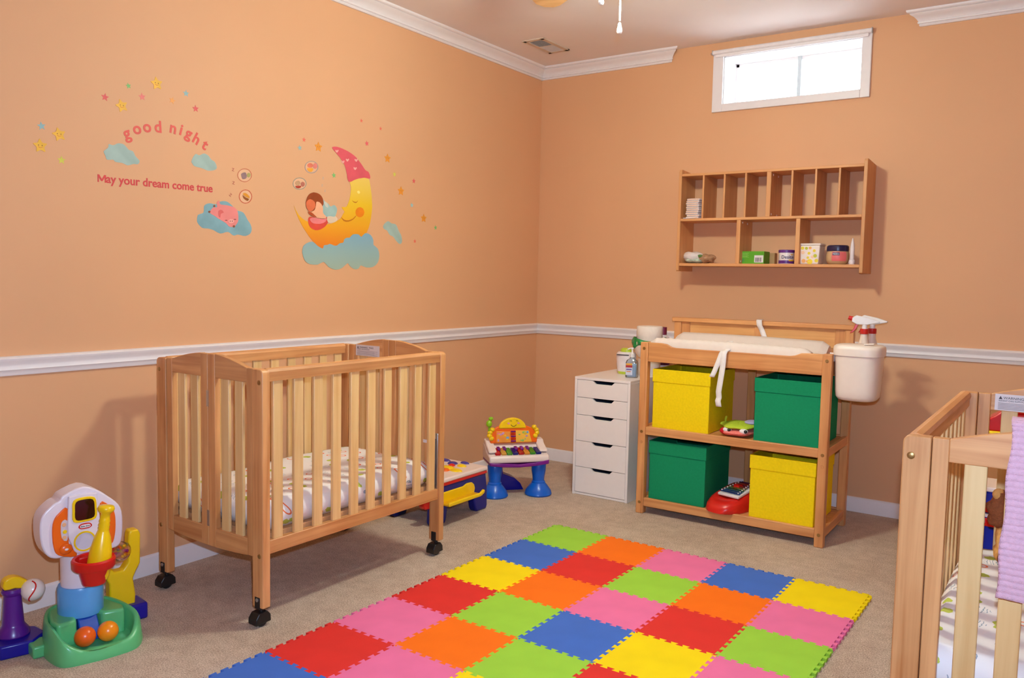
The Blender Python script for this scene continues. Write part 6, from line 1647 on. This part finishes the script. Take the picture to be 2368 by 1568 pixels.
# snoring letters
for i, (y, z) in enumerate(((-2.507, 1.727), (-2.505, 1.669), (-2.521, 1.614), (-1.979, 1.747), (-1.985, 1.711), (-1.966, 1.686))):
    m = vinyl('vinyl_zzz_red', (196, 110, 84)) if i < 3 else vinyl('vinyl_zzz_grey', (196, 176, 156))
    z0 = place_letter('z', 0, 0, -8 if i != 2 else -35, 0.030 if i < 3 else 0.024, None, (0, 0), m, 0.0, 'letter_sticker')
    z0.location = (0, y, z)
    tag(z0, ('red z sticker, top of three beside the round bubbles', 'red z sticker, middle of three beside the round bubbles', 'tilted red z sticker, lowest of three above the pig', 'pale z sticker, top of three above the sleeping girl', 'pale z sticker, middle of three above the sleeping girl', 'pale z sticker, lowest of three above the sleeping girl')[i], 'wall sticker', 'snoring letter stickers')

# dream bubbles
def ring_part(key, m, parent, o):
    a = [(y / 1000.0 - o[0], z / 1000.0 - o[1]) for y, z in DECAL[key]]; b = [(y / 1000.0 - o[0], z / 1000.0 - o[1]) for y, z in DECAL[key + '_in']]
    n = len(a); x0, x1 = 0.0002, 0.0002 + LAYER
    vs = [(x0, *p) for p in a] + [(x1, *p) for p in a] + [(x1, *p) for p in b] + [(x0, *p) for p in b]
    fs = []
    for k in range(n):
        j = (k + 1) % n
        fs += [(k, j, n + j, n + k), (n + k, n + j, 2 * n + j, 2 * n + k), (2 * n + k, 2 * n + j, 3 * n + j, 3 * n + k)]
    MB()._add(vs, fs).build('ring', m, parent)
    MB().prism(b, 'x', 0.0001, 0.0003).build('field', vinyl('vinyl_bubble', (232, 182, 142)), parent)
for key, rc, bits, lb in (
    ('bubA', (206, 120, 84), (('bubA_1', (150, 116, 116)), ('bubA_2', (178, 164, 96))), 'round dream bubble sticker with popcorn right of the dream lettering'),
    ('bubB', (206, 100, 66), (('bubB_1', (226, 150, 40)), ('bubB_2', (150, 84, 30))), 'round dream bubble sticker with burger above the pig'),
    ('bubC', (170, 150, 140), (('bubC_1', (226, 120, 90)), ('bubC_2', (230, 130, 120)), ('bubC_3', (236, 160, 50))), 'upper round dream bubble sticker left of the nightcap'),
    ('bubD', (160, 150, 130), (('bubD_1', (196, 150, 110)), ('bubD_2', (190, 110, 90)), ('bubD_3', (176, 60, 40))), 'lower round dream bubble sticker above the sleeping girl')):
    c = centre(key)
    t = thing('bubble_sticker', lb, 'wall sticker', (0, c[0], c[1]), 0, 'dream bubble stickers')
    ring_part(key, vinyl('vinyl_' + key, rc), t, c)
    for i, (b, rgb) in enumerate(bits):
        decal_part(b, vinyl('vinyl_' + b, rgb, 0.12), t, 1 + 0.3 * i, 'picture', c)

# pig asleep on a cloud
c = centre('pigcloud')
pg = thing('pig_sticker', 'pink pig asleep on a blue cloud, wall sticker', 'wall sticker', (0, c[0], c[1]))
decal_part('pigcloud', vinyl('vinyl_blue_cloud', (130, 170, 178), 0.12), pg, 0, 'cloud', c)
decal_part('pig', vinyl('vinyl_pig', (236, 138, 132), 0.05), pg, 1, 'pig', c)
decal_part('pigear', vinyl('vinyl_pig_ear', (222, 104, 100)), pg, 2, 'ear', c)
decal_part('pigsnout', vinyl('vinyl_pig_snout', (244, 172, 160)), pg, 2, 'snout', c)
for k in range(3): decal_part('pighoof%d' % k, vinyl('vinyl_hoof', (146, 84, 56)), pg, 2.1, 'hoof', c)
for k in range(2): decal_part('pigeye%d' % k, vinyl('vinyl_eye_line', (130, 60, 60)), pg, 2.1, 'eye', c)
for k in range(2): decal_part('pignost%d' % k, MATS['vinyl_eye_line'], pg, 3, 'nostril', c)

# crescent moon with a nightcap and a girl asleep on it
c = centre('moon')
mn = thing('moon_sticker', 'large smiling crescent moon with pink nightcap and sleeping girl, wall sticker', 'wall sticker', (0, c[0], c[1]))
zs = [z / 1000.0 - c[1] for y, z in DECAL['moon']]
decal_part('moon', gradient_print('vinyl_moon', [(0.0, (234, 118, 20)), (0.28, (240, 160, 18)), (0.62, (236, 190, 24)), (1.0, (240, 204, 96))], 'Z', min(zs), max(zs)), mn, 1, 'moon', c)
zc = [z / 1000.0 - c[1] for y, z in DECAL['mooncloud']]
decal_part('mooncloud', gradient_print('vinyl_moon_cloud', [(0.0, (162, 180, 160)), (0.5, (148, 178, 176)), (1.0, (128, 170, 192))], 'Z', min(zc), max(zc)), mn, 2, 'cloud', c)
decal_part('hat', vinyl('vinyl_nightcap', (222, 88, 98), 0.06), mn, 2, 'nightcap', c)
for k in range(5): decal_part('hatheart%d' % k, vinyl('vinyl_heart', (238, 170, 160)), mn, 3, 'heart', c)
decal_part('cheek', vinyl('vinyl_cheek', (238, 132, 20), 0.1), mn, 2, 'cheek', c)
for kk in ('moonsmile', 'mooneye'): decal_part(kk, vinyl('vinyl_moon_line', (200, 116, 20)), mn, 2.2, kk[4:], c)
decal_part('moonhighlight', vinyl('vinyl_highlight', (246, 220, 130)), mn, 2.1, 'highlight', c)
decal_part('dress', vinyl('vinyl_dress', (222, 76, 60), 0.12), mn, 2, 'dress', c)
decal_part('dress_light', vinyl('vinyl_dress_light', (240, 130, 130), 0.08), mn, 3, 'dress_front', c)
decal_part('bunny', vinyl('vinyl_bunny', (158, 186, 180), 0.1), mn, 2.4, 'plush_rabbit', c)
decal_part('bunny_light', vinyl('vinyl_bunny_light', (206, 204, 190)), mn, 3.4, 'rabbit_ear', c)
decal_part('bunny_body', vinyl('vinyl_bunny_body', (226, 200, 172)), mn, 2.2, 'rabbit_body', c)
decal_part('skin', vinyl('vinyl_skin', (244, 178, 138), 0.05), mn, 3, 'face_and_arm', c)
decal_part('hair', vinyl('vinyl_hair', (150, 66, 24), 0.15), mn, 2.7, 'hair', c)
decal_part('hair_light', vinyl('vinyl_hair_light', (222, 112, 70), 0.1), mn, 3.7, 'hair_highlight', c)
decal_part('braid', vinyl('vinyl_braid', (190, 84, 40), 0.1), mn, 4.2, 'braid', c)
